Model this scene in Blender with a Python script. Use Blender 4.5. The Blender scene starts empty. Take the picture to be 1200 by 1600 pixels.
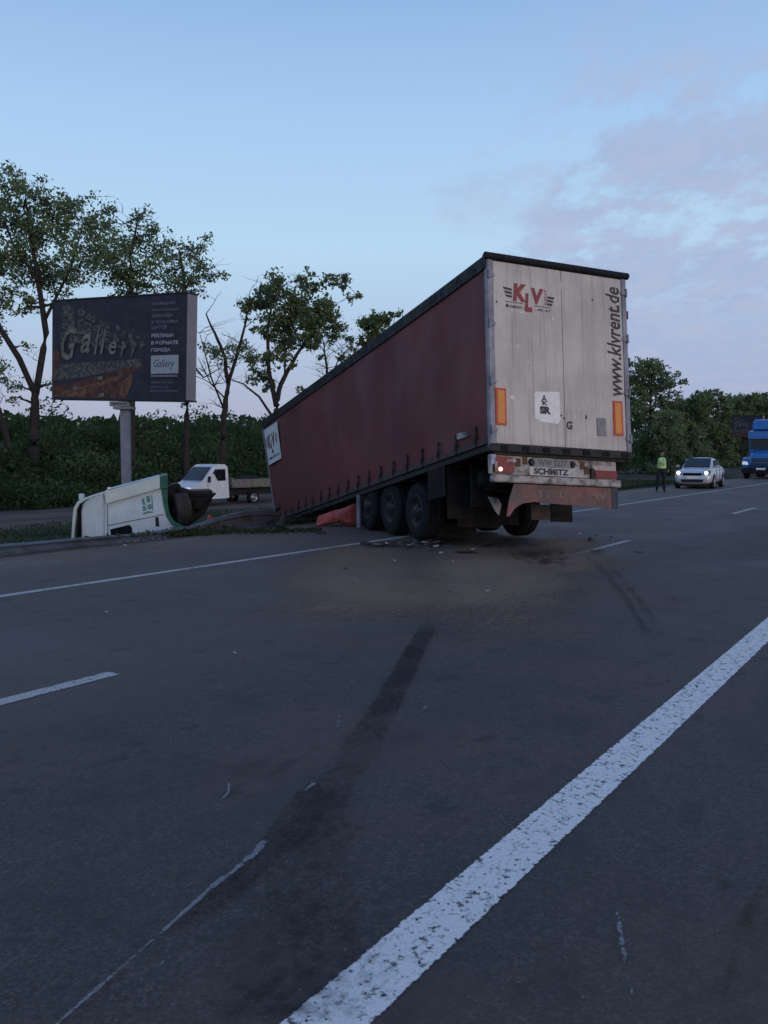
import bpy, bmesh, math, random
import numpy as np
from mathutils import Vector, Matrix, noise
random.seed(7); RNG = np.random.default_rng(7)
sc = bpy.context.scene
COL = sc.collection
R_ = math.radians

# ------------------------------------------------------------------ camera, world, sun, exposure
F = 1386.0; PITCH = math.atan(90 / F); CAMH = 1.6
cam = bpy.data.cameras.new('camera'); cam.sensor_fit = 'VERTICAL'; cam.sensor_height = 24.0
cam.lens = 24.0 * F / 1600.0; cam.clip_start = 0.1; cam.clip_end = 5000
co = bpy.data.objects.new('camera', cam); COL.objects.link(co)
co.location = (0, 0, CAMH); co.rotation_euler = (math.pi / 2 - PITCH, 0, 0); sc.camera = co
sc.view_settings.view_transform = 'Standard'; sc.view_settings.look = 'None'
sc.cycles.transparent_max_bounces = 48
sc.view_settings.exposure = 0.0; sc.view_settings.gamma = 1.0; sc.view_settings.use_curve_mapping = False

SUN_AZ = R_(148)      # clockwise from +Y: behind the camera, to its right
SUN_EL = R_(7)
sun_dir = Vector((math.sin(SUN_AZ) * math.cos(SUN_EL), math.cos(SUN_AZ) * math.cos(SUN_EL), math.sin(SUN_EL)))
sl = bpy.data.lights.new('sun', 'SUN'); sl.energy = 0.80; sl.angle = R_(25); sl.color = (1.0, 0.80, 0.66)
so = bpy.data.objects.new('sun', sl); COL.objects.link(so)
so.rotation_euler = (-sun_dir).to_track_quat('-Z', 'Y').to_euler()

class NT:
    """tiny node helper"""
    def __init__(s, nt): s.t = nt; nt.nodes.clear()
    def n(s, typ, **kw):
        nd = s.t.nodes.new(typ)
        for k, v in kw.items():
            if k.startswith('i_'): nd.inputs[int(k[2:])].default_value = v
            else: setattr(nd, k, v)
        return nd
    def l(s, a, ao, b, bi): s.t.links.new(a.outputs[ao], b.inputs[bi])
    def math(s, op, a, b=0.0, clamp=False):
        nd = s.t.nodes.new('ShaderNodeMath'); nd.operation = op; nd.use_clamp = clamp
        for i, v in enumerate((a, b)):
            if isinstance(v, (int, float)): nd.inputs[i].default_value = v
            else: s.t.links.new(v, nd.inputs[i])
        return nd.outputs[0]
    def dot(s, a, vec):
        nd = s.t.nodes.new('ShaderNodeVectorMath'); nd.operation = 'DOT_PRODUCT'
        s.t.links.new(a, nd.inputs[0]); nd.inputs[1].default_value = vec
        return nd.outputs['Value']
    def rng(s, v, a, b, c=0.0, d=1.0, smooth=True):
        nd = s.t.nodes.new('ShaderNodeMapRange'); nd.interpolation_type = 'SMOOTHSTEP' if smooth else 'LINEAR'
        s.t.links.new(v, nd.inputs[0])
        for i, x in enumerate((a, b, c, d)): nd.inputs[i + 1].default_value = x
        return nd.outputs[0]
    def mix(s, fac, a, b, blend='MIX'):
        nd = s.t.nodes.new('ShaderNodeMix'); nd.data_type = 'RGBA'; nd.blend_type = blend
        for i, v in ((0, fac), (6, a), (7, b)):
            if isinstance(v, (int, float)): nd.inputs[i].default_value = v
            elif isinstance(v, tuple): nd.inputs[i].default_value = (*v[:3], 1)
            else: s.t.links.new(v, nd.inputs[i])
        return nd.outputs[2]
    def ramp(s, v, stops):
        nd = s.t.nodes.new('ShaderNodeValToRGB'); cr = nd.color_ramp
        while len(cr.elements) < len(stops): cr.elements.new(0.5)
        for e, (p, c) in zip(cr.elements, stops): e.position = p; e.color = (*c, 1)
        s.t.links.new(v, nd.inputs[0]); return nd.outputs[0]
    def noise(s, vec, scale, detail=3, rough=0.5, sep=False):
        nd = s.t.nodes.new('ShaderNodeTexNoise'); nd.inputs['Scale'].default_value = scale
        nd.inputs['Detail'].default_value = detail; nd.inputs['Roughness'].default_value = rough
        if vec is not None: s.t.links.new(vec, nd.inputs['Vector'])
        return nd.outputs[0]
    def mapping(s, vec, scale, loc=(0, 0, 0), rot=(0, 0, 0)):
        nd = s.t.nodes.new('ShaderNodeMapping'); nd.inputs['Scale'].default_value = scale
        nd.inputs['Location'].default_value = loc; nd.inputs['Rotation'].default_value = rot
        s.t.links.new(vec, nd.inputs[0]); return nd.outputs[0]

world = bpy.data.worlds.new('World'); sc.world = world; world.use_nodes = True
w = NT(world.node_tree)
tc = w.n('ShaderNodeTexCoord'); nrm = w.n('ShaderNodeVectorMath', operation='NORMALIZE'); w.l(tc, 'Generated', nrm, 0)
D = nrm.outputs[0]
sep = w.n('ShaderNodeSeparateXYZ'); w.t.links.new(D, sep.inputs[0]); Z = sep.outputs[2]
grad = w.ramp(Z, [(0.0, (.385, .415, .58)), (0.06, (.43, .485, .67)), (0.14, (.47, .62, .84)), (0.22, (.51, .735, .96)),
                  (0.34, (.42, .65, .96)), (0.47, (.29, .485, .83)), (0.75, (.18, .33, .68)), (1.0, (.13, .26, .58))])
sky = w.n('ShaderNodeTexSky'); sky.sky_type = 'NISHITA'; sky.sun_disc = False
sky.sun_elevation = SUN_EL; sky.sun_rotation = SUN_AZ
skyS = w.mix(1.0, sky.outputs[0], (0.11, 0.11, 0.11), 'MULTIPLY')
base = w.mix(0.08, grad, skyS)
# soft broken cloud sheet to the right of the view
zz = w.math('ADD', Z, 0.16)
dv = w.n('ShaderNodeVectorMath', operation='DIVIDE'); w.t.links.new(D, dv.inputs[0])
cmb = w.n('ShaderNodeCombineXYZ'); [w.t.links.new(zz, cmb.inputs[i]) for i in range(3)]
w.t.links.new(cmb.outputs[0], dv.inputs[1]); P2 = dv.outputs[0]
n1 = w.noise(w.mapping(P2, (1.0, 0.62, 0.0), (3.1, 0.4, 0)), 3.6, 7, 0.66)
n2 = w.noise(w.mapping(P2, (1.0, 0.7, 0.0), (7.7, 2.0, 0)), 9.0, 4, 0.55)
nn = w.math('ADD', w.math('MULTIPLY', n1, 0.62), w.math('MULTIPLY', n2, 0.38))
az = w.dot(D, (0.975, -0.115, 0.0))                        # grows to the right
mA = w.rng(w.math('ADD', az, w.math('MULTIPLY', w.math('SUBTRACT', n1, 0.5), 0.34)), -0.04, 0.11)
mZ = w.rng(w.math('ADD', Z, w.math('MULTIPLY', w.math('SUBTRACT', n1, 0.5), 0.2)), 0.46, 0.30)
cover = w.math('ADD', w.math('MULTIPLY', mA, mZ), w.math('MULTIPLY', w.rng(Z, 0.24, 0.08), w.rng(az, -0.5, 0.2)))
cl = w.math('MULTIPLY', w.rng(nn, 0.395, 0.53), w.math('MULTIPLY', mA, mZ))
low = w.math('MULTIPLY', w.rng(Z, 0.25, 0.10), w.rng(az, 0.0, 0.22))
cl = w.math('MAXIMUM', w.math('MULTIPLY', cl, 0.78), w.math('MULTIPLY', low, 0.70))
pink = w.rng(n2, 0.40, 0.68)
ccol = w.mix(pink, (.385, .465, .69), (.445, .49, .675))
final = w.mix(cl, base, ccol)
# warm glow round the low sun behind the camera
gl = w.math('POWER', w.math('MAXIMUM', w.dot(D, tuple(sun_dir)), 0.0), 5.0)
final = w.mix(1.0, final, w.mix(gl, (0, 0, 0), (.45, .27, .14)), 'ADD')
final = w.mix(w.rng(Z, 0.0, -0.02), final, (.06, .06, .065))
bg = w.n('ShaderNodeBackground'); w.t.links.new(final, bg.inputs[0]); bg.inputs[1].default_value = 0.97
out = w.n('ShaderNodeOutputWorld'); w.l(bg, 0, out, 0)

# ------------------------------------------------------------------ helpers
def unproj(u, v, z=0.0):
    d = Vector(((u - 600) / F, math.cos(PITCH) - math.sin(PITCH) * (v - 800) / F, -math.sin(PITCH) - math.cos(PITCH) * (v - 800) / F))
    t = (z - CAMH) / d.z
    return Vector((d.x * t, d.y * t, z))
def atY(u, v, Y):
    d = Vector(((u - 600) / F, math.cos(PITCH) - math.sin(PITCH) * (v - 800) / F, -math.sin(PITCH) - math.cos(PITCH) * (v - 800) / F))
    return Vector((d.x, d.y, d.z)) * (Y / d.y) + Vector((0, 0, CAMH))
RA = R_(33.08); RS = Vector((math.sin(RA), math.cos(RA), 0)); RN = Vector((-math.cos(RA), math.sin(RA), 0))
def sd(s, d, z=0.0): return RS * s + RN * d + Vector((0, 0, z))

def pm(name, color, rough=0.7, metal=0.0, var=0.25, scale=6.0, color2=None, bump=0.0, bscale=40.0, emit=None, estr=0.0,
       stretch=(1, 1, 1), spec=0.4, streak=None, streakcol=(.1, .09, .08), coord='Object', contrast=(0.35, 0.65)):
    m = bpy.data.materials.new(name); m.use_nodes = True; t = NT(m.node_tree)
    o = t.n('ShaderNodeOutputMaterial'); b = t.n('ShaderNodeBsdfPrincipled'); t.l(b, 0, o, 0)
    tcn = t.n('ShaderNodeTexCoord'); V = tcn.outputs[coord]
    nz = t.noise(t.mapping(V, stretch), scale, 5, 0.6)
    c2 = color2 or tuple(c * (1 - var) for c in color)
    c = t.mix(t.rng(nz, *contrast), tuple(color), tuple(c2))
    if streak:
        sv = t.noise(t.mapping(V, (9, 9, 0.35)), 2.2, 5, 0.65)
        f = t.math('MULTIPLY', t.rng(sv, 0.48, 0.72), streak)
        c = t.mix(f, c, tuple(streakcol))
    t.t.links.new(c, b.inputs['Base Color'])
    b.inputs['Metallic'].default_value = metal; b.inputs['Specular IOR Level'].default_value = spec
    rr = t.rng(t.noise(V, scale * 2.3, 4), 0.3, 0.7, max(0.02, rough - 0.12), min(1, rough + 0.12))
    t.t.links.new(rr, b.inputs['Roughness'])
    if bump:
        bn = t.n('ShaderNodeBump'); bn.inputs['Strength'].default_value = bump; bn.inputs['Distance'].default_value = 0.02
        t.t.links.new(t.noise(V, bscale, 4), bn.inputs['Height']); t.l(bn, 0, b, 'Normal')
    if emit:
        b.inputs['Emission Color'].default_value = (*emit, 1); b.inputs['Emission Strength'].default_value = estr
    return m

class MB:
    """collects shapes, builds ONE mesh object"""
    def __init__(s): s.v = []; s.f = []; s.mi = []; s.cur = 0
    def add(s, vs, fs):
        o = len(s.v); s.v += [tuple(v) for v in vs]; s.f += [tuple(i + o for i in f) for f in fs]; s.mi += [s.cur] * len(fs); return s
    def box(s, lo, hi, M=None):
        (a, b, c), (d, e, g) = lo, hi
        vs = [Vector(p) for p in ((a, b, c), (d, b, c), (d, e, c), (a, e, c), (a, b, g), (d, b, g), (d, e, g), (a, e, g))]
        if M: vs = [M @ v for v in vs]
        return s.add(vs, [(0, 3, 2, 1), (4, 5, 6, 7), (0, 1, 5, 4), (1, 2, 6, 5), (2, 3, 7, 6), (3, 0, 4, 7)])
    def prism(s, poly, ext, axis='y', M=None):
        """poly 2-D points; ext=(a,b) along axis"""
        n = len(poly); vs = []
        for e in ext:
            for p, q in poly:
                vs.append(Vector({'y': (p, e, q), 'x': (e, p, q), 'z': (p, q, e)}[axis]))
        if M: vs = [M @ v for v in vs]
        fs = [tuple(range(n))[::-1], tuple(range(n, 2 * n))] + [(i, (i + 1) % n, n + (i + 1) % n, n + i) for i in range(n)]
        return s.add(vs, fs)
    def tube(s, pts, rad, n=8, cap=True):
        pts = [Vector(p) for p in pts]
        if isinstance(rad, (int, float)): rad = [rad] * len(pts)
        rings = []; up = Vector((0, 0, 1))
        for i, p in enumerate(pts):
            t = (pts[min(i + 1, len(pts) - 1)] - pts[max(i - 1, 0)])
            t = t.normalized() if t.length > 1e-9 else Vector((0, 0, 1))
            a = t.cross(up)
            if a.length < 0.05: a = t.cross(Vector((1, 0, 0)))
            a.normalize(); b = t.cross(a)
            rings.append([p + (a * math.cos(k * 2 * math.pi / n) + b * math.sin(k * 2 * math.pi / n)) * rad[i] for k in range(n)])
        vs = [v for r in rings for v in r]
        fs = [(i * n + k, i * n + (k + 1) % n, (i + 1) * n + (k + 1) % n, (i + 1) * n + k) for i in range(len(pts) - 1) for k in range(n)]
        if cap: fs += [tuple(range(n)), tuple(range((len(pts) - 1) * n, len(pts) * n))[::-1]]
        return s.add(vs, fs)
    def lathe(s, prof, n=24, M=None):
        """prof list of (axial x, radius) round the X axis"""
        vs = [Vector((x, r * math.cos(k * 2 * math.pi / n), r * math.sin(k * 2 * math.pi / n))) for x, r in prof for k in range(n)]
        if M: vs = [M @ v for v in vs]
        fs = [(i * n + k, i * n + (k + 1) % n, (i + 1) * n + (k + 1) % n, (i + 1) * n + k) for i in range(len(prof) - 1) for k in range(n)]
        return s.add(vs, fs)
    def loft(s, rings, cap=True):
        n = len(rings[0]); vs = [v for r in rings for v in r]
        fs = [(i * n + k, i * n + (k + 1) % n, (i + 1) * n + (k + 1) % n, (i + 1) * n + k) for i in range(len(rings) - 1) for k in range(n)]
        if cap: fs += [tuple(range(n))[::-1], tuple(range((len(rings) - 1) * n, len(rings) * n))]
        return s.add(vs, fs)
    def build(s, name, mat, parent=None, smooth=False, warp=None, bevel=0.0):
        vs = s.v
        if warp: vs = [tuple(warp(*v)) for v in vs]
        me = bpy.data.meshes.new(name); me.from_pydata(vs, [], s.f)
        bm = bmesh.new(); bm.from_mesh(me); bmesh.ops.recalc_face_normals(bm, faces=bm.faces)
        if bevel:
            bmesh.ops.bevel(bm, geom=[e for e in bm.edges if len(e.link_faces) == 2 and e.calc_face_angle(0) > 0.6], offset=bevel, segments=2, affect='EDGES', clamp_overlap=True)
        bm.to_mesh(me); bm.free()
        if not isinstance(mat, (list, tuple)): mat = [mat]
        for m in mat: me.materials.append(m)
        if len(mat) > 1 and not bevel: me.polygons.foreach_set('material_index', s.mi)
        if smooth: me.polygons.foreach_set('use_smooth', [True] * len(me.polygons))
        o = bpy.data.objects.new(name, me); COL.objects.link(o)
        if parent: o.parent = parent
        return o
def tag(o, label=None, cat=None, group=None, kind=None):
    if label: o['label'] = label
    if cat: o['category'] = cat
    if group: o['group'] = group
    if kind: o['kind'] = kind
    return o
def empty(name, label=None, cat=None, loc=(0, 0, 0), rz=0.0, group=None):
    o = bpy.data.objects.new(name, None); COL.objects.link(o); o.empty_display_size = 0.2
    o.location = loc; o.rotation_euler = (0, 0, rz); return tag(o, label, cat, group)
def text_poly(body, rect, bold=0.0, shear=0.0, rot=False, res=3, condensed=None):
    """list of verts/faces of flat lettering filling rect=(x0,z0,x1,z1) in the XZ plane (y=0)"""
    cu = bpy.data.curves.new('t', 'FONT'); cu.body = body; cu.offset = bold; cu.shear = shear; cu.resolution_u = res
    ob = bpy.data.objects.new('t', cu); COL.objects.link(ob)
    dg = bpy.context.evaluated_depsgraph_get(); me = bpy.data.meshes.new_from_object(ob.evaluated_get(dg))
    vs = [v.co.copy() for v in me.vertices]; fs = [tuple(p.vertices) for p in me.polygons]
    bpy.data.objects.remove(ob); bpy.data.curves.remove(cu); bpy.data.meshes.remove(me)
    if rot: vs = [Vector((-v.y, v.x, 0)) for v in vs]
    a = min(v.x for v in vs); b = max(v.x for v in vs); c = min(v.y for v in vs); d = max(v.y for v in vs)
    x0, z0, x1, z1 = rect
    return [Vector((x0 + (v.x - a) / (b - a) * (x1 - x0), 0, z0 + (v.y - c) / (d - c) * (z1 - z0))) for v in vs], fs
def flat_mesh(name, vs, fs, mat, parent):
    me = bpy.data.meshes.new(name); me.from_pydata([tuple(v) for v in vs], [], fs); me.materials.append(mat)
    o = bpy.data.objects.new(name, me); COL.objects.link(o); o.parent = parent; return o
def smoothstep(a, b, x):
    t = max(0.0, min(1.0, (x - a) / (b - a))); return t * t * (3 - 2 * t)

# ------------------------------------------------------------------ materials
M = {}
M['black'] = pm('black_steel', (.012, .012, .014), .6, scale=8)
M['dark'] = pm('dark_underside', (.010, .010, .011), .85, scale=5, color2=(.020, .017, .015), spec=.15)
M['rubber'] = pm('tyre_rubber', (.011, .012, .015), .9, scale=9, color2=(.026, .024, .023), contrast=(.5, .75), spec=.2)
M['rim'] = pm('steel_rim', (.035, .035, .036), .7, .2, scale=7, color2=(.022, .018, .016))
M['white'] = pm('white_paint', (.62, .64, .66), .38, scale=4, color2=(.52, .53, .53), spec=.5)
M['silver'] = pm('silver_paint', (.50, .52, .56), .3, .25, scale=4, var=.1, spec=.6)
M['blue'] = pm('blue_truck_paint', (.022, .135, .37), .3, scale=3, var=.2, spec=.6)
M['glass'] = pm('dark_glass', (.008, .011, .016), .12, scale=2, spec=.35)
M['chrome'] = pm('dull_chrome', (.35, .36, .38), .3, .8, scale=6)
M['lamp_on'] = pm('headlamp_lit', (.9, .9, .9), .2, emit=(1, .96, .97), estr=3.2)
M['lamp_dim'] = pm('headlamp_glass', (.7, .72, .75), .15, emit=(.8, .85, 1), estr=.35)
M['orange'] = pm('amber_reflector', (.66, .26, .045), .5, scale=12, var=.12)
M['redborder'] = pm('red_reflector', (.52, .075, .045), .5, scale=10, var=.15)
M['redlens'] = pm('red_lens', (.24, .028, .03), .25, scale=20, var=.3)
M['ink'] = pm('black_print', (.035, .032, .035), .6, scale=14, color2=(.08, .075, .072), contrast=(.45, .8))
M['redink'] = pm('red_print', (.27, .045, .05), .6, scale=12, color2=(.20, .055, .055))
M['greyplate'] = pm('grey_plate', (.24, .24, .25), .6, scale=14)
M['sticker'] = pm('white_sticker', (.78, .76, .74), .5, scale=10, var=.12)
M['metal'] = pm('galvanised_post', (.20, .22, .27), .55, .1, scale=3, color2=(.16, .175, .21), streak=.2)
M['guard'] = pm('galvanised_rail', (.095, .11, .13), .6, .2, scale=2.5, color2=(.060, .058, .056), bump=.3)
M['railtop'] = pm('railtop', (.2, .2, .2), .6)

# ------------------------------------------------------------------ ground, road, markings
def gk(s): return 1.0 - 0.68 * smoothstep(30, 52, s)
def gz(s, d):
    k = gk(s)
    z = -1.0 * k * smoothstep(12.7, 16.0, d)
    z += smoothstep(37.0, 49.0, d) * (3.4 + (1 - k) * -.2) + max(0, d - 49) * 0.012
    if d > 12.8:
        a = smoothstep(12.8, 15, d) * (1 - smoothstep(26, 28, d) + smoothstep(36, 38, d))
        z += a * 0.16 * (noise.noise(Vector((s * .35, d * .5, 1.3))) + .5 * noise.noise(Vector((s * 1.3, d * 1.3, 4))))
    if d < -5: z -= 0.5 * smoothstep(-5, -9, d)
    return z
def frange(a, b, st):
    o = []; x = a
    while x < b - 1e-6: o.append(x); x += st
    return o
S = frange(-60, 0, 6) + frange(0, 60, .8) + frange(60, 130, 3) + frange(130, 400, 20) + [400, 700, 1500]
DD = [-900, -200, -60, -20] + frange(-12, 12, 3) + frange(12, 50, .6) + frange(50, 70, 3) + [70, 90, 130, 250, 600, 1200]
vs = [sd(s, d, gz(s, d) - (0.03 if d < 12.4 else 0.0)) for s in S for d in DD]
nd_ = len(DD)
fs = [(i * nd_ + j, (i + 1) * nd_ + j, (i + 1) * nd_ + j + 1, i * nd_ + j + 1) for i in range(len(S) - 1) for j in range(nd_ - 1)]
gm = bpy.data.materials.new('ground_soil_and_grass'); gm.use_nodes = True; t = NT(gm.node_tree)
o = t.n('ShaderNodeOutputMaterial'); b = t.n('ShaderNodeBsdfPrincipled'); t.l(b, 0, o, 0)
ge = t.n('ShaderNodeNewGeometry'); Pp = ge.outputs['Position']
big = t.noise(Pp, .35, 4); fine = t.noise(Pp, 7, 6, .7)
dd = t.math('ADD', t.dot(Pp, tuple(RN)), t.math('MULTIPLY', t.math('SUBTRACT', big, .5), 2.2))
dirt = t.mix(t.rng(fine, .35, .65), (.065, .046, .036), (.13, .096, .075))
grass = t.mix(t.rng(fine, .3, .7), (.024, .036, .018), (.055, .066, .036))
bd = t.mix(t.rng(t.math('MULTIPLY', fine, big), .15, .35), (.075, .055, .045), (.15, .115, .095))
c = t.mix(t.rng(dd, 12.6, 13.6), dirt, grass); c = t.mix(t.rng(dd, 27.0, 27.9), c, bd); c = t.mix(t.rng(dd, 36.0, 37.2), c, grass)
far_ = t.math('MULTIPLY', t.math('MULTIPLY', t.rng(t.dot(Pp, tuple(RS)), 36, 46), t.rng(dd, 27.5, 26)), t.rng(t.noise(Pp, .16, 3), .44, .52))
c = t.mix(far_, c, t.mix(t.rng(fine, .35, .65), (.050, .040, .034), (.10, .08, .068)))
t.t.links.new(c, b.inputs['Base Color']); b.inputs['Roughness'].default_value = .95; b.inputs['Specular IOR Level'].default_value = .1
bn = t.n('ShaderNodeBump'); bn.inputs['Strength'].default_value = .8; bn.inputs['Distance'].default_value = .06
t.t.links.new(fine, bn.inputs['Height']); t.l(bn, 0, b, 'Normal')
me = bpy.data.meshes.new('ground'); me.from_pydata([tuple(v) for v in vs], [], fs); me.materials.append(gm)
me.polygons.foreach_set('use_smooth', [True] * len(me.polygons))
ground = bpy.data.objects.new('ground', me); COL.objects.link(ground); tag(ground, kind='structure')

# asphalt
am = bpy.data.materials.new('asphalt'); am.use_nodes = True; t = NT(am.node_tree)
o = t.n('ShaderNodeOutputMaterial'); b = t.n('ShaderNodeBsdfPrincipled'); t.l(b, 0, o, 0)
ge = t.n('ShaderNodeNewGeometry'); Pp = ge.outputs['Position']
Pl = t.n('ShaderNodeCombineXYZ'); t.t.links.new(t.dot(Pp, tuple(RS)), Pl.inputs[0]); t.t.links.new(t.dot(Pp, tuple(RN)), Pl.inputs[1]); PL = Pl.outputs[0]
agg = t.noise(PL, 60, 3, .8); agg2 = t.noise(PL, 20, 5, .75)
vor = t.n('ShaderNodeTexVoronoi'); vor.inputs['Scale'].default_value = 42; t.t.links.new(PL, vor.inputs['Vector'])
blot = t.noise(PL, .55, 5, .6); lane = t.noise(t.mapping(PL, (.07, 1.0, 1)), 1.1, 4, .55)
vs1 = t.n('ShaderNodeTexVoronoi'); vs1.inputs['Scale'].default_value = 85; t.t.links.new(PL, vs1.inputs['Vector'])
vsep = t.n('ShaderNodeSeparateColor'); t.l(vs1, 'Color', vsep, 0)
c = t.mix(t.rng(agg, .36, .64), (.026, .021, .020), (.098, .080, .074))
c = t.mix(t.math('MULTIPLY', t.rng(vsep.outputs[0], .55, 1.0), .55), c, (.150, .122, .112))
c = t.mix(t.math('MULTIPLY', t.rng(vsep.outputs[1], .6, .9), .6), c, (.016, .014, .014))
c = t.mix(t.math('MULTIPLY', t.rng(agg2, .40, .62), .6), c, (.033, .027, .026))
c = t.mix(t.math('MULTIPLY', t.rng(blot, .42, .62), .6), c, (.104, .078, .068))
c = t.mix(t.math('MULTIPLY', t.rng(t.noise(PL, 1.7, 5, .65), .50, .68), .5), c, (.026, .022, .022))
c = t.mix(t.math('MULTIPLY', t.rng(lane, .45, .65), .40), c, (.034, .033, .034))
sm = t.noise(PL, 7.5, 4, .7); c = t.mix(t.math('MULTIPLY', t.rng(sm, .52, .66), .35), c, (.020, .017, .017))
ld = t.rng(t.math('ADD', t.dot(Pp, tuple(RN)), t.math('MULTIPLY', t.math('SUBTRACT', t.noise(PL, .45, 5, .6), .5), 2.4)), 4.0, 5.4)
c = t.mix(t.math('MULTIPLY', ld, .42), c, t.mix(t.rng(agg2, .4, .6), (.085, .066, .058), (.145, .114, .100)))
spots = t.noise(t.mapping(PL, (1.0, 1.6, 1)), 2.1, 3, .5)
c = t.mix(t.math('MULTIPLY', t.rng(spots, .64, .70), .6), c, (.018, .017, .018))
sp = t.rng(vor.outputs['Distance'], .07, .0)
lt = t.math('MULTIPLY', sp, t.rng(t.noise(PL, 9, 2), .5, .62))
c = t.mix(t.math('MULTIPLY', lt, .7), c, (.22, .21, .21))
sdirt = t.math('ADD', t.dot(Pp, tuple(RN)), t.math('MULTIPLY', t.math('SUBTRACT', t.noise(PL, .8, 5, .6), .5), 3.0))
c = t.mix(t.math('MULTIPLY', t.rng(sdirt, 9.9, 11.6), .95), c, t.mix(t.rng(t.noise(PL, 9, 5, .7), .35, .65), (.082, .054, .040), (.155, .108, .082)))
t.t.links.new(c, b.inputs['Base Color']); b.inputs['Specular IOR Level'].default_value = .45
t.t.links.new(t.rng(blot, .3, .7, .62, .85), b.inputs['Roughness'])
bn = t.n('ShaderNodeBump'); bn.inputs['Strength'].default_value = .9; bn.inputs['Distance'].default_value = .014
t.t.links.new(t.math('ADD', agg, t.math('MULTIPLY', agg2, .8)), bn.inputs['Height']); t.l(bn, 0, b, 'Normal')
mb = MB(); ss = frange(-60, 60, 4) + [60, 80, 120, 200, 400, 900, 1500]
for i in range(len(ss) - 1):
    a, b_ = ss[i], ss[i + 1]
    mb.add([sd(a, -4.5), sd(b_, -4.5), sd(b_, 12.4), sd(a, 12.4)], [(0, 1, 2, 3)])
road = mb.build('road', am); tag(road, kind='structure')

def worn(name, color, thr, scale, alpha_fade=False, rough=.9, soft=.1, vscale=2.0, color2=None, amax=1.0, stretch=(1, 1, 1), amp=1.0):
    m = bpy.data.materials.new(name); m.use_nodes = True; t = NT(m.node_tree)
    o = t.n('ShaderNodeOutputMaterial'); b = t.n('ShaderNodeBsdfPrincipled'); tr = t.n('ShaderNodeBsdfTransparent'); mx = t.n('ShaderNodeMixShader')
    ge = t.n('ShaderNodeNewGeometry'); Pp = ge.outputs['Position']
    Pl = t.n('ShaderNodeCombineXYZ'); t.t.links.new(t.dot(Pp, tuple(RS)), Pl.inputs[0]); t.t.links.new(t.dot(Pp, tuple(RN)), Pl.inputs[1])
    PL = t.mapping(Pl.outputs[0], stretch)
    nz = t.math('ADD', t.math('MULTIPLY', t.noise(PL, scale, 4, .65), .6), t.math('MULTIPLY', t.noise(PL, vscale, 4, .6), .4))
    nz = t.math('ADD', t.math('MULTIPLY', t.math('SUBTRACT', nz, .5), amp), .5)
    if alpha_fade:
        at = t.n('ShaderNodeAttribute', attribute_name='fade')
        v = t.math('ADD', nz, t.math('SUBTRACT', at.outputs['Fac'], 1.0)); a = t.rng(v, thr, thr + soft)
    else: a = t.rng(nz, thr, thr + soft)
    a = t.math('MULTIPLY', a, amax)
    t.t.links.new(t.mix(t.rng(t.noise(PL, scale * 2.7, 4, .7), .3, .7), tuple(color), tuple(color2 or [x * .7 for x in color])), b.inputs['Base Color'])
    b.inputs['Roughness'].default_value = rough; b.inputs['Specular IOR Level'].default_value = .2
    t.l(tr, 0, mx, 1); t.l(b, 0, mx, 2); t.t.links.new(a, mx.inputs[0]); t.l(mx, 0, o, 0)
    return m
paint_near = worn('worn_white_paint', (.76, .74, .71),   .30, 40, True, vscale=13, amp=1.35, soft=.20, color2=(.58, .565, .55))
paint = worn('faded_white_paint', (.52, .50, .48), .30, 16, True, vscale=1.5, amp=1.3, soft=.14, color2=(.26, .26, .26))
def strip(name, s0, s1, d0, d1, mat, z=.004, step=3):
    ex = .3; xs = [s0, s0 + .06] + frange(s0 + ex, s1 - ex, step) + [s1 - .06, s1]; vs = []; fs = []; fd = []; e = .014
    for i, x in enumerate(xs):
        k = 0.0 if i in (0, len(xs) - 1) else 1.0
        for d, f in ((d0 - e * .6, 0.42), (d0 + e, 1.0), ((d0 + d1) / 2, 1.0), (d1 - e, 1.0), (d1 + e * .6, 0.42)): vs.append(sd(x, d, z)); fd.append(f * k + (1 - k) * .5 * f)
    for i in range(len(xs) - 1):
        for j in range(4): fs.append((5 * i + j, 5 * i + 5 + j, 5 * i + 6 + j, 5 * i + j + 1))
    o = flat_mesh(name, vs, fs, mat, road); a = o.data.attributes.new('fade', 'FLOAT', 'POINT'); a.data.foreach_set('value', fd); return o
tag(strip('edge_line', -6, 140, 1.33, 1.56, paint_near, step=4), 'thick solid white line, paint chipped and speckled')
tag(strip('edge_line', -6, 300, 8.97, 9.13, paint), 'thin solid white line along the far edge of the road')
for k in range(-1, 12):
    strip('lane_dash', 4.33 + 12 * k - 3.2, 4.33 + 12 * k, 5.08, 5.23, paint)

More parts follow.
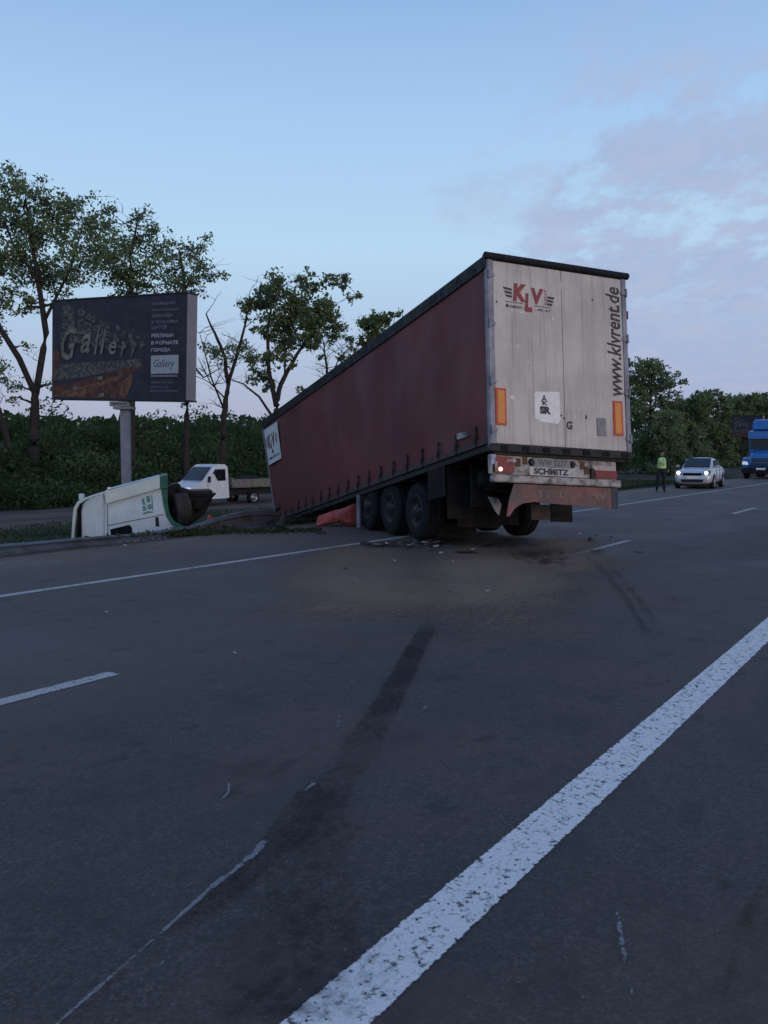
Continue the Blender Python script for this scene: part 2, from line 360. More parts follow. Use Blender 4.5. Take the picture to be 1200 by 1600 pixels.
def decal_strip(name, pts, mat, z, sub=8, cross=6, fade_end=1.0, edge=1.0):
    """pts: (px,py,halfwidth m, fade)"""
    W3 = [(unproj(u, v), hw, f) for u, v, hw, f in pts]; L = []
    for i in range(len(W3) - 1):
        for k in range(sub):
            t_ = k / sub; L.append((W3[i][0].lerp(W3[i + 1][0], t_), W3[i][1] * (1 - t_) + W3[i + 1][1] * t_, W3[i][2] * (1 - t_) + W3[i + 1][2] * t_))
    L.append(W3[-1]); vs = []; fd = []
    for i, (p, hw, f) in enumerate(L):
        tg = (L[min(i + 1, len(L) - 1)][0] - L[max(i - 1, 0)][0]).normalized(); nn_ = Vector((-tg.y, tg.x, 0))
        e = 0.0 if i in (0, len(L) - 1) else 1.0
        for j in range(cross + 1):
            c_ = j / cross * 2 - 1; q = p + nn_ * c_ * hw; vs.append((q.x, q.y, z)); fd.append(f * (1 - abs(c_) ** (2 + 2 * edge)) * e)
    n = cross + 1
    fs = [(i * n + j, (i + 1) * n + j, (i + 1) * n + j + 1, i * n + j + 1) for i in range(len(L) - 1) for j in range(cross)]
    o = flat_mesh(name, vs, fs, mat, road)
    a = o.data.attributes.new('fade', 'FLOAT', 'POINT'); a.data.foreach_set('value', fd); return o
def decal_blob(name, u, v, ru, rv, mat, z, f=1.0, n=14, rot=0.0):
    c = unproj(u, v); a_ = unproj(u + ru, v) - c; b_ = unproj(u, v - rv) - c; vs = [(c.x, c.y, z)]; fd = [f]
    for r in range(1, 5):
        for k in range(n * 2):
            th = k * math.pi / n; q = c + (a_ * math.cos(th) + b_ * math.sin(th)) * (r / 4); vs.append((q.x, q.y, z)); fd.append(f * (1 - (r / 4) ** 2))
    N = n * 2; fs = [(0, 1 + k, 1 + (k + 1) % N) for k in range(N)]
    for r in range(3):
        fs += [(1 + r * N + k, 1 + (r + 1) * N + k, 1 + (r + 1) * N + (k + 1) % N, 1 + r * N + (k + 1) % N) for k in range(N)]
    o = flat_mesh(name, vs, fs, mat, road)
    at = o.data.attributes.new('fade', 'FLOAT', 'POINT'); at.data.foreach_set('value', fd); return o
sandm = worn('spilt_sand', (.30, .205, .145), -.10, 16, True, vscale=.55, soft=.62, color2=(.195, .132, .094), amax=.74, amp=1.7, rough=.95)
sand2 = worn('pale_sand', (.36, .26, .18), .0, 10, True, vscale=1.5, soft=.6, color2=(.15, .105, .075), amax=.6, amp=2.6)
oil = worn('dark_oil_stain', (.016, .013, .012), .12, 7, True, vscale=1.6, soft=.45, color2=(.028, .020, .017), amax=.8, amp=2.6)
skid = worn('rubber_skid', (.016, .015, .017), .05, 24, True, vscale=2.4, soft=.6, amax=.64, amp=2.2)
tar = worn('dark_tar', (.020, .019, .021), .05, 18, True, vscale=1.0, soft=.6, amax=.6, amp=2.2)
crk = worn('pale_scrape', (.30, .31, .33), .18, 26, True, vscale=7, soft=.22, color2=(.15, .15, .16), amax=.75, amp=2.6)
for u, v, ru, rv, f in ((560, 900, 200, 62, .95), (760, 895, 200, 62, 1.0), (880, 865, 120, 36, .9), (650, 935, 240, 48, .75), (560, 868, 160, 26, .8)):
    decal_blob('sand_patch', u, v, ru, rv, sandm, .0055 + .001 * random.random(), f)
for u, v, ru, rv, f in ((550, 946, 110, 17, .95), (470, 950, 80, 14, .5), (865, 842, 36, 4, 1.0), (650, 968, 70, 8, .6), (780, 985, 60, 8, .45)):
    decal_blob('sand_patch', u, v, ru * 1.15, rv * 1.2, sand2, .0075 + .001 * random.random(), f)
for u, v, ru, rv, f in ((850, 868, 90, 22, .9), (790, 848, 110, 16, .9), (690, 852, 70, 9, .85), (640, 850, 90, 10, 1.0), (600, 853, 50, 7, 1.0), (700, 845, 60, 12, 1.0), (760, 850, 90, 12, .8), (933, 862, 26, 7, .9), (995, 863, 30, 5, .8), (860, 1000, 28, 6, .55),
                       (935, 967, 25, 6, .5), (490, 1138, 36, 14, .45), (420, 968, 20, 5, .6), (485, 1017, 26, 6, .45), (320, 1187, 60, 14, .4), (940, 1085, 90, 10, .35), (1050, 935, 40, 5, .6), (1150, 945, 80, 5, .5)):
    decal_blob('oil_stain', u, v, ru, rv, oil, .0105, f)
decal_strip('skid_mark', [(672, 955, .10, .3), (664, 990, .11, .95), (632, 1050, .12, .95), (600, 1108, .13, .9), (562, 1175, .15, .7), (508, 1240, .17, .75), (450, 1305, .13, .85), (405, 1350, .09, .8), (340, 1410, .07, .7), (270, 1470, .06, .6), (190, 1535, .04, .4)], skid, .0135, edge=4)
decal_strip('skid_mark', [(915, 868, .09, .6), (945, 895, .10, .8), (975, 930, .09, .85), (1005, 980, .08, .8), (1035, 1020, .07, .5)], skid, .0125, edge=.3)
decal_strip('skid_mark', [(935, 872, .07, .6), (968, 900, .08, .75), (1000, 940, .08, .8), (1030, 985, .07, .7), (1066, 1028, .06, .4)], skid, .0127, edge=.3)
decal_strip('tar_patch', [(560, 1190, .25, .4), (500, 1280, .34, .8), (480, 1420, .45, .75), (440, 1620, .5, .7)], tar, .0125, edge=0)
decal_strip('tar_patch', [(900, 1100, .5, .4), (700, 1180, .5, .45), (600, 1250, .4, .3)], tar, .0118, edge=0)
decal_strip('crack', [(494, 1226, .022, .9), (472, 1243, .02, .7)], crk, .0155)
decal_strip('crack', [(415, 1318, .022, .95), (398, 1338, .026, 1.0), (370, 1362, .016, .9), (340, 1384, .020, 1.0), (300, 1420, .012, .95), (250, 1465, .012, 1.0)], crk, .0155)
decal_strip('crack', [(255, 1461, .009, .85), (228, 1484, .008, .75), (200, 1510, .009, .9)], crk, .0155)
decal_strip('crack', [(205, 1505, .009, .9), (160, 1545, .011, 1.0), (95, 1602, .009, .95), (60, 1640, .008, .8)], crk, .0155)
decal_strip('crack', [(358, 1226, .008, .95), (357, 1243, .009, 1.0), (346, 1254, .007, .9)], crk, .0155)
decal_strip('crack', [(962, 1418, .007, .6), (967, 1450, .014, .85), (975, 1500, .013, .8), (980, 1530, .008, .6), (988, 1560, .008, .75), (985, 1590, .006, .6)], crk, .0155)
decal_strip('crack', [(668, 1104, .016, .9), (658, 1116, .012, .8)], crk, .0155)
decal_strip('crack', [(530, 1120, .012, .75), (528, 1142, .012, .75)], crk, .0155)
decal_strip('crack', [(225, 1540, .007, .5), (270, 1495, .014, .7), (288, 1486, .007, .5)], crk, .0155)
pass
mud = worn('mud_streak', (.045, .032, .018), .12, 14, True, vscale=2, soft=.3, amax=.7)
decal_strip('mud_streak', [(1215, 1340, .05, .6), (1165, 1440, .06, .8), (1130, 1560, .04, .7), (1118, 1640, .04, .5)], mud, .020, edge=0)

# ------------------------------------------------------------------ foliage helpers
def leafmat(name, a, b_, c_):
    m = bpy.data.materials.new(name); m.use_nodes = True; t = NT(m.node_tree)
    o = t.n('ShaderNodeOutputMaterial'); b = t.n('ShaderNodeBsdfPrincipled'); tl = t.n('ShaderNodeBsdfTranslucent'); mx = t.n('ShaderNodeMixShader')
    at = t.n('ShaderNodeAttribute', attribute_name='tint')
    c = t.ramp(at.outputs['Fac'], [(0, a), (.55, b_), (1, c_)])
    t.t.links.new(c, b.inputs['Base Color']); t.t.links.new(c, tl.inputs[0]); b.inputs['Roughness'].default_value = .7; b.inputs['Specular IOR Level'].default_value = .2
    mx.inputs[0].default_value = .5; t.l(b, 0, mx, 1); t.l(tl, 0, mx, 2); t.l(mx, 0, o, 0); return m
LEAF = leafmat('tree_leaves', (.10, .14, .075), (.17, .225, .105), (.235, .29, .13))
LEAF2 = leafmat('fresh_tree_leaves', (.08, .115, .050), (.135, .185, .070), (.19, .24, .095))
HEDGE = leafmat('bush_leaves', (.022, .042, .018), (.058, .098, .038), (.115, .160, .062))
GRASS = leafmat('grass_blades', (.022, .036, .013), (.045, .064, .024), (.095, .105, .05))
BARK = pm('bark', (.034, .027, .024), .95, scale=7, color2=(.018, .015, .014), bump=.6, bscale=18)
def leaves(name, C, size, mat, parent=None, tint=None, flat=.0, tri=False):
    """C (n,3) centres; one small folded quad each"""
    n = len(C); a = RNG.normal(size=(n, 3)); a /= np.linalg.norm(a, axis=1)[:, None]
    b = RNG.normal(size=(n, 3)); b -= (a * b).sum(1)[:, None] * a; b /= np.linalg.norm(b, axis=1)[:, None]
    if flat: b[:, 2] *= (1 - flat); a[:, 2] *= (1 - flat)
    sz = (size * RNG.uniform(.6, 1.3, n))[:, None]
    V = np.empty((n, 4, 3)); V[:, 0] = C - a * sz; V[:, 1] = C + b * sz * .55; V[:, 2] = C + a * sz; V[:, 3] = C - b * sz * .55
    me = bpy.data.meshes.new(name); me.vertices.add(4 * n); me.vertices.foreach_set('co', V.ravel())
    me.loops.add(4 * n); me.loops.foreach_set('vertex_index', np.arange(4 * n, dtype=np.int32))
    me.polygons.add(n); me.polygons.foreach_set('loop_start', np.arange(0, 4 * n, 4, dtype=np.int32)); me.polygons.foreach_set('loop_total', np.full(n, 4, dtype=np.int32))
    me.update(calc_edges=True); me.materials.append(mat)
    if tint is None: tint = RNG.uniform(0, 1, n)
    at = me.attributes.new('tint', 'FLOAT', 'POINT'); at.data.foreach_set('value', np.repeat(np.clip(tint, 0, 1), 4).astype(np.float32))
    o = bpy.data.objects.new(name, me); COL.objects.link(o)
    if parent: o.parent = parent
    return o
def branch(mb, p0, p1, r0, r1, wob=.08, n=6, segs=6):
    p0 = Vector(p0); p1 = Vector(p1); L = (p1 - p0).length; pts = []; rr = []
    off = Vector((random.gauss(0, 1), random.gauss(0, 1), random.uniform(-.2, .9))) * wob * L
    for i in range(segs + 1):
        t_ = i / segs; j = Vector((random.gauss(0, 1), random.gauss(0, 1), random.gauss(0, 1))) * (.018 * L if 0 < i < segs else 0)
        pts.append(p0.lerp(p1, t_) + off * math.sin(math.pi * t_) * (1 - t_ * .3) + j); rr.append(r0 * (1 - t_) + r1 * t_)
    mb.tube(pts, rr, n); return pts, rr
def tree(label, D0, stems, clumps, leafsz=.105, per=30, sub=19, base=None, mat=LEAF, twigs=0, depth=.9, group=None, rsc=1.0):
    """stems: polylines [(px,py,radius m)...]; clumps: (px,py,rpx[,density])"""
    root_p = atY(stems[0][0][0], stems[0][0][1], D0)
    dbase = root_p.to_2d().dot(RN.to_2d()); sbase = root_p.to_2d().dot(RS.to_2d()); root_p.z = gz(sbase, dbase) - .1
    t_ = empty('tree', label, 'tree', tuple(root_p), group=group)
    mb = MB(); nodes = []
    for si, st in enumerate(stems):
        yo = 0 if si == 0 else random.uniform(-1, 1) * .9
        P = []
        for i, (u, v, r) in enumerate(st):
            k = i / (len(st) - 1); P.append((atY(u, v, D0 + yo * k * 2), r))
        if si == 0: P.insert(0, (root_p, P[0][1] * 1.25))
        pts = []; rr = []
        for i in range(len(P) - 1):
            for k in range(4):
                q = P[i][0].lerp(P[i + 1][0], k / 4); wb = .03 if (i > 1) else 0
                pts.append(q + Vector((random.gauss(0, wb), random.gauss(0, wb), 0))); rr.append(P[i][1] * (1 - k / 4) + P[i + 1][1] * k / 4)
        pts.append(P[-1][0]); rr.append(P[-1][1]); mb.tube(pts, rr, 8)
        nodes += [(p, r) for p, r in zip(pts, rr)][(5 if si == 0 else 2):]
    C = []; T = []
    for cl_ in clumps:
        u, v, rp_ = cl_[:3]; dens = cl_[3] if len(cl_) > 3 else 1.0
        mpp = D0 / F; r = rp_ * mpp * rsc; c = atY(u, v, D0 + random.uniform(-1, 1) * depth * max(r * 1.3, 1.2))
        cand = sorted(nodes, key=lambda q: (q[0] - c).length + max(0, q[0].z - c.z) * 1.5)[:3]
        q = random.choice(cand[:2]); pts, rr = branch(mb, q[0], c, max(.025, min(q[1] * .6, .09)), .014, .1)
        if r > .5: nodes += list(zip(pts[3:], rr[3:]))
        ns = max(3, int(sub * dens * r ** 1.7))
        for k in range(ns):
            dirv = RNG.normal(size=3); dirv /= np.linalg.norm(dirv); rad = r * RNG.uniform(.1, 1.0) ** .5 * 1.08
            sc_ = np.array(c) + dirv * rad * np.array([1, .9, .78]); rs = RNG.uniform(.20, .42) * min(1.25, max(.75, r))
            if k % 2 == 0: branch(mb, pts[random.choice((3, 4, 5))], Vector(sc_), .014, .005, .12, 4, 4)
            n = int(per * RNG.uniform(.6, 1.4) * (rs / .34) ** 1.6)
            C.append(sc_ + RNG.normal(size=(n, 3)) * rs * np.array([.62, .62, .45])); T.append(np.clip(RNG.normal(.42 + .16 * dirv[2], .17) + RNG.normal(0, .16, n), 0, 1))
    for k in range(twigs):
        q = random.choice(nodes); L = random.uniform(.5, 1.1) if twigs < 30 else random.uniform(.7, 1.8)
        e = q[0] + Vector((random.gauss(0, .7), random.gauss(0, .5), random.uniform(.1, .9))) * L
        pts, rr = branch(mb, q[0], e, min(.03, q[1]), .006, .12, 4, 5)
        for _ in range(3): branch(mb, random.choice(pts[2:]), e + Vector((random.gauss(0, .5), random.gauss(0, .4), random.uniform(0, .6))), .012, .004, .1, 4, 4)
    inv = Vector(root_p)
    mb.v = [tuple(Vector(v) - inv) for v in mb.v]
    mb.build('trunk', BARK, t_, smooth=True)
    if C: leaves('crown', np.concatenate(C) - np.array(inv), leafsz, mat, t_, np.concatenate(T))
    return t_
# --- tall trees behind the billboard
tree('tallest tree at the left, forked trunk and broad airy crown behind the billboard', 50,
     [[(52, 700, .30), (54, 640, .25), (56, 606, .19)], [(55, 616, .17), (30, 560, .17), (-5, 505, .13), (-40, 450, .06)], [(56, 616, .19), (72, 520, .18), (60, 440, .13), (45, 360, .09), (40, 300, .04)],
      [(60, 440, .1), (20, 380, .06), (0, 330, .03)], [(70, 500, .1), (110, 420, .07), (130, 350, .03)]],
     [(15, 285, 26), (40, 310, 32), (85, 318, 32), (120, 312, 24), (20, 350, 40), (70, 365, 42), (115, 360, 38), (150, 350, 26), (-15, 400, 44), (35, 415, 42), (85, 425, 38), (125, 410, 36), (160, 395, 28), (55, 470, 24, .7),
      (10, 460, 26, .8), (30, 485, 24, .8), (100, 470, 22, .6), (-30, 330, 40), (0, 520, 24, .8), (20, 600, 20, .8), (-5, 575, 24), (35, 540, 14, .6), (85, 600, 15, .5), (65, 282, 10), (14, 262, 9), (22, 620, 12, .7), (-40, 470, 40)],
     twigs=24)
tree('slender tree behind the middle of the billboard with a rounded crown', 52,
     [[(206, 700, .21), (206, 600, .19), (205, 480, .18), (205, 400, .1), (215, 345, .04)]],
     [(185, 350, 22), (215, 345, 20), (230, 328, 9), (180, 385, 30), (225, 380, 28), (250, 362, 16), (165, 420, 30), (210, 420, 34), (245, 405, 18), (200, 452, 26), (225, 455, 20), (180, 446, 16), (170, 330, 14)], twigs=10)
tree('tree behind the right end of the billboard with a lopsided crown', 54,
     [[(291, 700, .19), (293, 600, .16), (290, 480, .15), (285, 420, .08), (280, 390, .04)], [(292, 560, .08), (318, 590, .05), (345, 575, .02)]],
     [(265, 395, 24), (295, 392, 22), (320, 385, 13), (322, 370, 7), (260, 425, 26), (300, 425, 28), (330, 430, 18), (345, 432, 9), (275, 450, 22), (305, 450, 20), (290, 625, 14, .6)], twigs=14)
tree('half bare tree with thin twigs between the billboard and the fuller tree', 56,
     [[(348, 690, .21), (350, 650, .18), (356, 600, .15), (352, 560, .12), (335, 520, .08), (322, 490, .04)], [(356, 600, .12), (372, 550, .1), (385, 500, .06), (390, 470, .03)], [(354, 625, .06), (330, 600, .04), (310, 560, .02)],
      [(350, 640, .07), (330, 590, .05), (312, 520, .02)]],
     [(345, 545, 17), (370, 552, 19), (395, 560, 14), (330, 552, 14), (385, 540, 12), (350, 568, 10, .7), (320, 540, 9), (383, 500, 5, .5)], twigs=44, mat=LEAF)
tree('full tree with twin stems just left of the trailer front', 62,
     [[(432, 690, .30), (431, 640, .22), (436, 610, .18), (452, 575, .14), (480, 530, .08), (500, 490, .04)], [(432, 635, .2), (420, 580, .15), (418, 520, .11), (425, 470, .06), (430, 440, .03)], [(425, 650, .1), (405, 620, .08), (380, 600, .05), (350, 588, .02)],
      [(445, 590, .07), (445, 520, .06), (460, 450, .03)]],
     [(430, 440, 20), (415, 465, 24), (445, 465, 24), (395, 480, 20), (380, 482, 10), (470, 440, 10), (485, 425, 8), (485, 450, 18), (515, 440, 17), (535, 440, 12), (545, 465, 10), (560, 462, 5), (440, 495, 26), (475, 495, 28), (505, 490, 24), (415, 515, 20),
      (450, 530, 26), (490, 525, 26), (520, 520, 18), (535, 510, 11), (430, 560, 20), (400, 585, 17), (395, 560, 12), (415, 600, 18), (450, 562, 14, .8), (540, 432, 7), (475, 470, 14), (500, 470, 16)], twigs=26, leafsz=.15)
tree('small fresh green tree peeping over the trailer roof', 66,
     [[(590, 680, .2), (590, 600, .16), (592, 540, .1), (590, 500, .05)], [(590, 600, .06), (610, 530, .04), (617, 495, .02)]],
     [(590, 500, 20), (570, 512, 18), (605, 500, 14), (617, 490, 8), (575, 530, 18), (600, 525, 18), (555, 540, 9, .7)], twigs=10, mat=LEAF2, leafsz=.16)
tree('thin sparse tree half hidden by the sloping trailer roof', 64,
     [[(518, 680, .16), (512, 600, .12), (508, 550, .06), (503, 520, .03)], [(512, 600, .06), (530, 560, .04), (545, 545, .02)]],
     [(545, 550, 10, .7), (530, 560, 9, .6), (500, 560, 6, .4), (548, 530, 6, .6), (470, 610, 6, .5)], twigs=36, leafsz=.14)
tree('dark leaning trunk at the left edge of the row', 49, [[(14, 700, .2), (2, 650, .17), (-20, 590, .12), (-40, 540, .05)]], [(-40, 540, 20), (-25, 570, 16)], twigs=4)
# --- trees beyond the road on the right
rt = [(1018, 558, 46, 88, 'tall dense tree rising just right of the trailer'), (955, 600, 40, 92, 'dense tree mostly hidden behind the trailer door'), (1080, 612, 34, 96, 'second lower round tree behind the silver car'),
      (1045, 640, 34, 84, 'shaded lower tree behind the officer'), (1118, 608, 32, 128, 'round tree above the silver car roof'), (1158, 614, 30, 134, 'tree behind the small far billboard'), (1195, 612, 34, 140, 'tree above the blue lorry roof'), (1240, 615, 36, 146, 'tree at the right edge behind the blue lorry'),
      (1062, 622, 30, 150, 'dim tree filling the gap above the officer and the silver car'), (1100, 622, 30, 152, 'dim tree filling the gap right above the silver car'), (1140, 616, 30, 154, 'dim tree just left of the small far billboard'), (1178, 616, 30, 156, 'dim tree between the far billboard and the lorry roof')]
for u, top, rw, Dd, lab in rt:
    cl_ = []
    hh = 738 - top
    for k in range(34):
        f_ = (k + random.random()) / 34; v = top + rw * .30 + f_ * (hh - rw * .35); wdt = rw * (math.sin(math.pi * min(1, .30 + f_ * .52)) ** .7)
        cl_.append((u + random.uniform(-1, 1) * wdt * .8, v, random.uniform(.34, .52) * rw, 1.0))
    cl_ += [(u - rw * .3, top + rw * .36, rw * .36), (u + rw * .28, top + rw * .38, rw * .36), (u, top + rw * .28, rw * .3)]
    tree(lab, Dd, [[(u, 730, .22), (u + 2, 690, .18), (u - 2, (top + 730) / 2, .13), (u, top + 25, .05)]], cl_, leafsz=.17 * Dd / 90, per=26, sub=7.5 * 90 / Dd, twigs=3, depth=1.0, mat=LEAF, group='trees lining the far roadside')

# bushy bank behind the far carriageway
C = []; T = []
def bush(s, d, r, h, n, zoff=0.0):
    c = sd(s, d, gz(s, d) + zoff); dv = RNG.normal(size=(n, 3)); dv /= np.linalg.norm(dv, axis=1)[:, None]; dv[:, 2] = np.abs(dv[:, 2])
    rad = RNG.uniform(.55, 1.08, n)[:, None]; P_ = np.array(c) + dv * rad * np.array([r, r, h]) + RNG.normal(size=(n, 3)) * .08
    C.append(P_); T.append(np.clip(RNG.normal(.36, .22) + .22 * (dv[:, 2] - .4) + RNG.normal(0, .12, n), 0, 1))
for i in range(900):
    s = random.uniform(-22, 78); d = random.uniform(37.4, 50.5); r = random.uniform(.8, 1.9)
    bush(s, d, r, r * random.uniform(.6, 1.3) * (1.15 if d > 47 else .9), int(230 * r), -.1)
for i in range(160):
    s = random.uniform(78, 190); d = random.uniform(29, 44); r = random.uniform(1.0, 2.8); bush(s, d, r, r * 1.0, 260)
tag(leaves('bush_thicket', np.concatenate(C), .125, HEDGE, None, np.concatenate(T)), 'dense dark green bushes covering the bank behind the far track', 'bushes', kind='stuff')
# far wooded ridge seen beyond the bank
C = []; T = []
for i in range(240):
    s = random.uniform(-40, 420); d = random.uniform(60, 120) if s < 150 else random.uniform(30, 120); r = random.uniform(2.0, 5)
    c = sd(s, d, gz(s, d)); n = 130; dv = RNG.normal(size=(n, 3)); dv /= np.linalg.norm(dv, axis=1)[:, None]; dv[:, 2] = np.abs(dv[:, 2])
    C.append(np.array(c) + dv * np.array([r, r, 1.4 + r * .25])); T.append(np.clip(RNG.normal(.3, .15, n), 0, 1))
tag(leaves('far_woodland', np.concatenate(C), .5, HEDGE, None, np.concatenate(T)), 'dark distant woodland along the skyline', 'woodland', kind='stuff')
# grass tufts in the median and along the verge
C = []; n = 70000
ss_ = RNG.uniform(-4, 62, n); ds_ = 13.1 + (27.6 - 13.1) * RNG.random(n) ** 1.3
cl2 = np.array([gz(a, b_) for a, b_ in zip(ss_, ds_)])
keep = np.array([noise.noise(Vector((a * .5, b_ * .6, 9))) > -.25 for a, b_ in zip(ss_, ds_)])
P_ = np.stack([RS.x * ss_ + RN.x * ds_, RS.y * ss_ + RN.y * ds_, cl2 + .05], 1)[keep]
P_[:, 2] += RNG.uniform(0, .12, len(P_))
# extra weeds at the lip in front of the rail
q = []
for i in range(1500):
    u = 262 + 240 * random.random() ** 1.6; v = 834 - (u - 300) * .02 + random.gauss(0, 1.5)
    if random.random() < .35: u = random.gauss(285, 16)
    p = unproj(u, v); q.append((p.x, p.y, random.uniform(.005, .05)))
P_ = np.concatenate([P_, np.array(q)])
tg = np.clip(RNG.normal(.42, .2, len(P_)), 0, 1)
tag(leaves('grass', P_, .045, GRASS, None, tg), 'rough green grass and weeds in the median ditch', 'grass', kind='stuff')

# ------------------------------------------------------------------ semi trailer (local: x right, y to its front, z up; origin rear bottom centre of the body)
M['curtain'] = pm('dark_red_curtain', (.185, .044, .042), .6, scale=.35, color2=(.140, .042, .043), bump=.2, bscale=3.5, streak=.12, streakcol=(.08, .035, .033), spec=.2)
M['curtain_low'] = pm('curtain_hem', (.085, .038, .036), .7, scale=3, color2=(.055, .038, .035), streak=.4)
M['roofedge'] = pm('dark_roof_edge', (.009, .010, .014), .6, scale=3, color2=(.014, .015, .02), spec=.2)
M['door'] = pm('dirty_white_door', (.55, .505, .45), .55, scale=1.1, color2=(.43, .39, .355), streak=.75, streakcol=(.30, .265, .24), bump=.06, bscale=9)
M['frame'] = pm('grey_door_frame', (.27, .28, .33), .5, .2, scale=3, color2=(.16, .16, .19), streak=.5)
M['dirtywhite'] = pm('dirty_white_steel', (.37, .35, .325), .65, scale=6, color2=(.11, .095, .08), contrast=(.40, .66), bump=.2)
M['rust'] = pm('rusty_stain', (.12, .06, .04), .8, scale=12)
M['sill'] = pm('grimy_rear_sill', (.034, .032, .032), .8, scale=9, color2=(.020, .020, .022), bump=.4, bscale=14)
M['flap'] = pm('faded_red_flap', (.215, .085, .08), .7, scale=2.2, color2=(.115, .080, .072), streak=.5, streakcol=(.09, .07, .062))
M['faded'] = pm('faded_lettering', (.215, .135, .12), .7, scale=9, color2=(.15, .09, .08))
M['scuff'] = pm('pale_scuff', (.72, .69, .66), .6, scale=30)
TL, TH = 13.6, 2.93
tyaw, tpit, trol = 0.37997, -0.156537, 0.053288
TM = Matrix.Translation((2.7874, 13.88405, 1.70698)) @ (Matrix.Rotation(tyaw, 4, 'Z') @ Matrix.Rotation(tpit, 4, 'X') @ Matrix.Rotation(trol, 4, 'Y'))
TR = empty('semi_trailer', 'jackknifed lorry trailer with dark red curtain sides, nose down in the ditch', 'trailer'); TR.matrix_world = TM
bpy.context.view_layer.update()
def wp(x, y, z):
    t_ = max(0.0, y) / TL
    return (x - (z - TH / 2) * 0.155 * t_ ** 1.3, y, z)
HW = 1.275
# left & right curtains with soft pillowy folds
def curtain(side):
    mb = MB(); ny, nz = 120, 10
    for j in range(nz + 1):
        z = 0.02 + (TH - .20) * j / nz
        for i in range(ny + 1):
            y = .06 + (TL - .14) * i / ny; e = math.sin(math.pi * j / nz) ** .6
            bul = .028 * e * math.sin(y * 2 * math.pi / 2.25) + .012 * e * noise.noise(Vector((y * 1.3, z * .8, side * 5))) + .006 * math.sin(y * 2 * math.pi / .68) * (1 - j / nz) ** 3
            mb.v.append((side * (HW - .005 + bul + .01 * e), y, z))
    for j in range(nz):
        for i in range(ny):
            a = j * (ny + 1) + i; mb.f.append((a, a + 1, a + ny + 2, a + ny + 1))
    o = mb.build('curtain', M['curtain'], TR, True, warp=wp); return o
CURT = curtain(-1); curtain(1)
for sd_ in (-1, 1):
    mb = MB(); n = 30
    for i in range(n):
        y0, y1 = .06 + (TL - .14) * i / n, .06 + (TL - .14) * (i + 1) / n
        mb.box((sd_ * (HW + .012) - .012, y0, .0), (sd_ * (HW + .012) + .012, y1, .10))
    mb.build('curtain_hem', M['curtain_low'], TR, warp=wp)
    mb = MB()
    for i in range(n):
        y0, y1 = TL * i / n, TL * (i + 1) / n; mb.box((min(sd_ * 1.15, sd_ * 1.262), y0, -.10), (max(sd_ * 1.15, sd_ * 1.262), y1, .0))
    mb.build('side_rail', M['sill'], TR, warp=wp)
    mb = MB()
    for i in range(n):
        y0, y1 = TL * i / n, TL * (i + 1) / n; mb.box((min(sd_ * 1.22, sd_ * 1.30), y0, TH - .20), (max(sd_ * 1.22, sd_ * 1.30), y1, TH + .005))
    mb.build('roof_rail', M['roofedge'], TR, warp=wp)
# straps with buckles (shared mesh data)
smb = MB(); smb.box((-.008, -.022, -.02), (.008, .022, .27)); smb.box((-.014, -.03, .235), (.014, .03, .29)); st_me = None
bmb = MB(); bmb.box((-.018, -.035, -.05), (.012, .035, .06)); bmb.tube([(-.02, 0, -.04), (-.026, 0, .05)], .012, 6)
for k in range(19):
    y = .42 + k * .70
    x, _, z = wp(-HW - .028, y, .03)
    if k == 0:
        s0 = smb.build('curtain_strap', M['black'], TR); b0 = bmb.build('buckle', M['rim'], s0)
        s0.location = (x, y, z); b0.location = (0, 0, .08)
    else:
        s = s0.copy(); COL.objects.link(s); s.parent = TR; s.location = (x, y, z)
        b = b0.copy(); COL.objects.link(b); b.parent = s; b.location = (0, 0, .08)
# reflective pale patch low on curtain near the rear, and tears
mb = MB(); mb.prism([(.62, .21), (1.05, .23), (1.08, .33), (.74, .31)], (-HW - .034, -HW - .030), 'x'); tag(mb.build('side_marking', M['dirtywhite'], TR), 'grimy pale patch low on the red curtain')
# floor, roof, front wall
mb = MB(); n = 12
for i in range(n): mb.box((-1.15, TL * i / n, -.06), (1.15, TL * (i + 1) / n, .02))
mb.build('load_floor', M['dark'], TR, warp=wp)
mb = MB()
for i in range(n): mb.box((-1.22, TL * i / n, TH - .02), (1.22, TL * (i + 1) / n, TH + .015))
mb.build('roof', M['roofedge'], TR, warp=wp)
mb = MB()
for k in range(8): mb.box((-1.24, TL - .06, -.02 + (TH - .0) * k / 8), (1.24, TL + .02, -.02 + TH * (k + 1) / 8))
mb.build('front_wall', M['frame'], TR, warp=wp)
for sx in (-1, 1):
    mb = MB()
    for k in range(8): mb.box((min(sx * 1.20, sx * 1.285), TL - .09, -.08 + (TH + .06) * k / 8), (max(sx * 1.20, sx * 1.285), TL + .04, -.08 + (TH + .06) * (k + 1) / 8))
    mb.build('corner_post', M['frame'], TR, warp=wp)
# rear portal
mb = MB()
mb.box((-1.285, -.035, -.10), (-1.185, .07, TH - .06)); mb.box((1.185, -.035, -.10), (1.285, .07, TH - .06)); mb.box((-1.184, -.01, TH - .12), (1.184, .07, TH - .06))
mb.build('rear_frame', M['frame'], TR, bevel=.012)
mb = MB(); mb.tube([(-1.33, -.03, TH - .015), (1.33, -.03, TH - .015)], .058, 10); mb.box((-1.30, -.03, TH - .055), (1.30, .10, TH + .035)); mb.build('roof_cap', M['roofedge'], TR, bevel=.01)
def door(x0, x1):
    mb = MB(); mb.box((x0, -.030, 0.0), (x1, .02, TH - .085)); d_ = mb.build('rear_door', M['door'], TR, bevel=.006); return d_
dl = door(-1.183, .0375); dr = door(.0405, 1.183)
mb = MB(); mb.box((.0378, -.0285, .01), (.0402, .01, TH - .09)); mb.build('door_seal', M['frame'], TR)
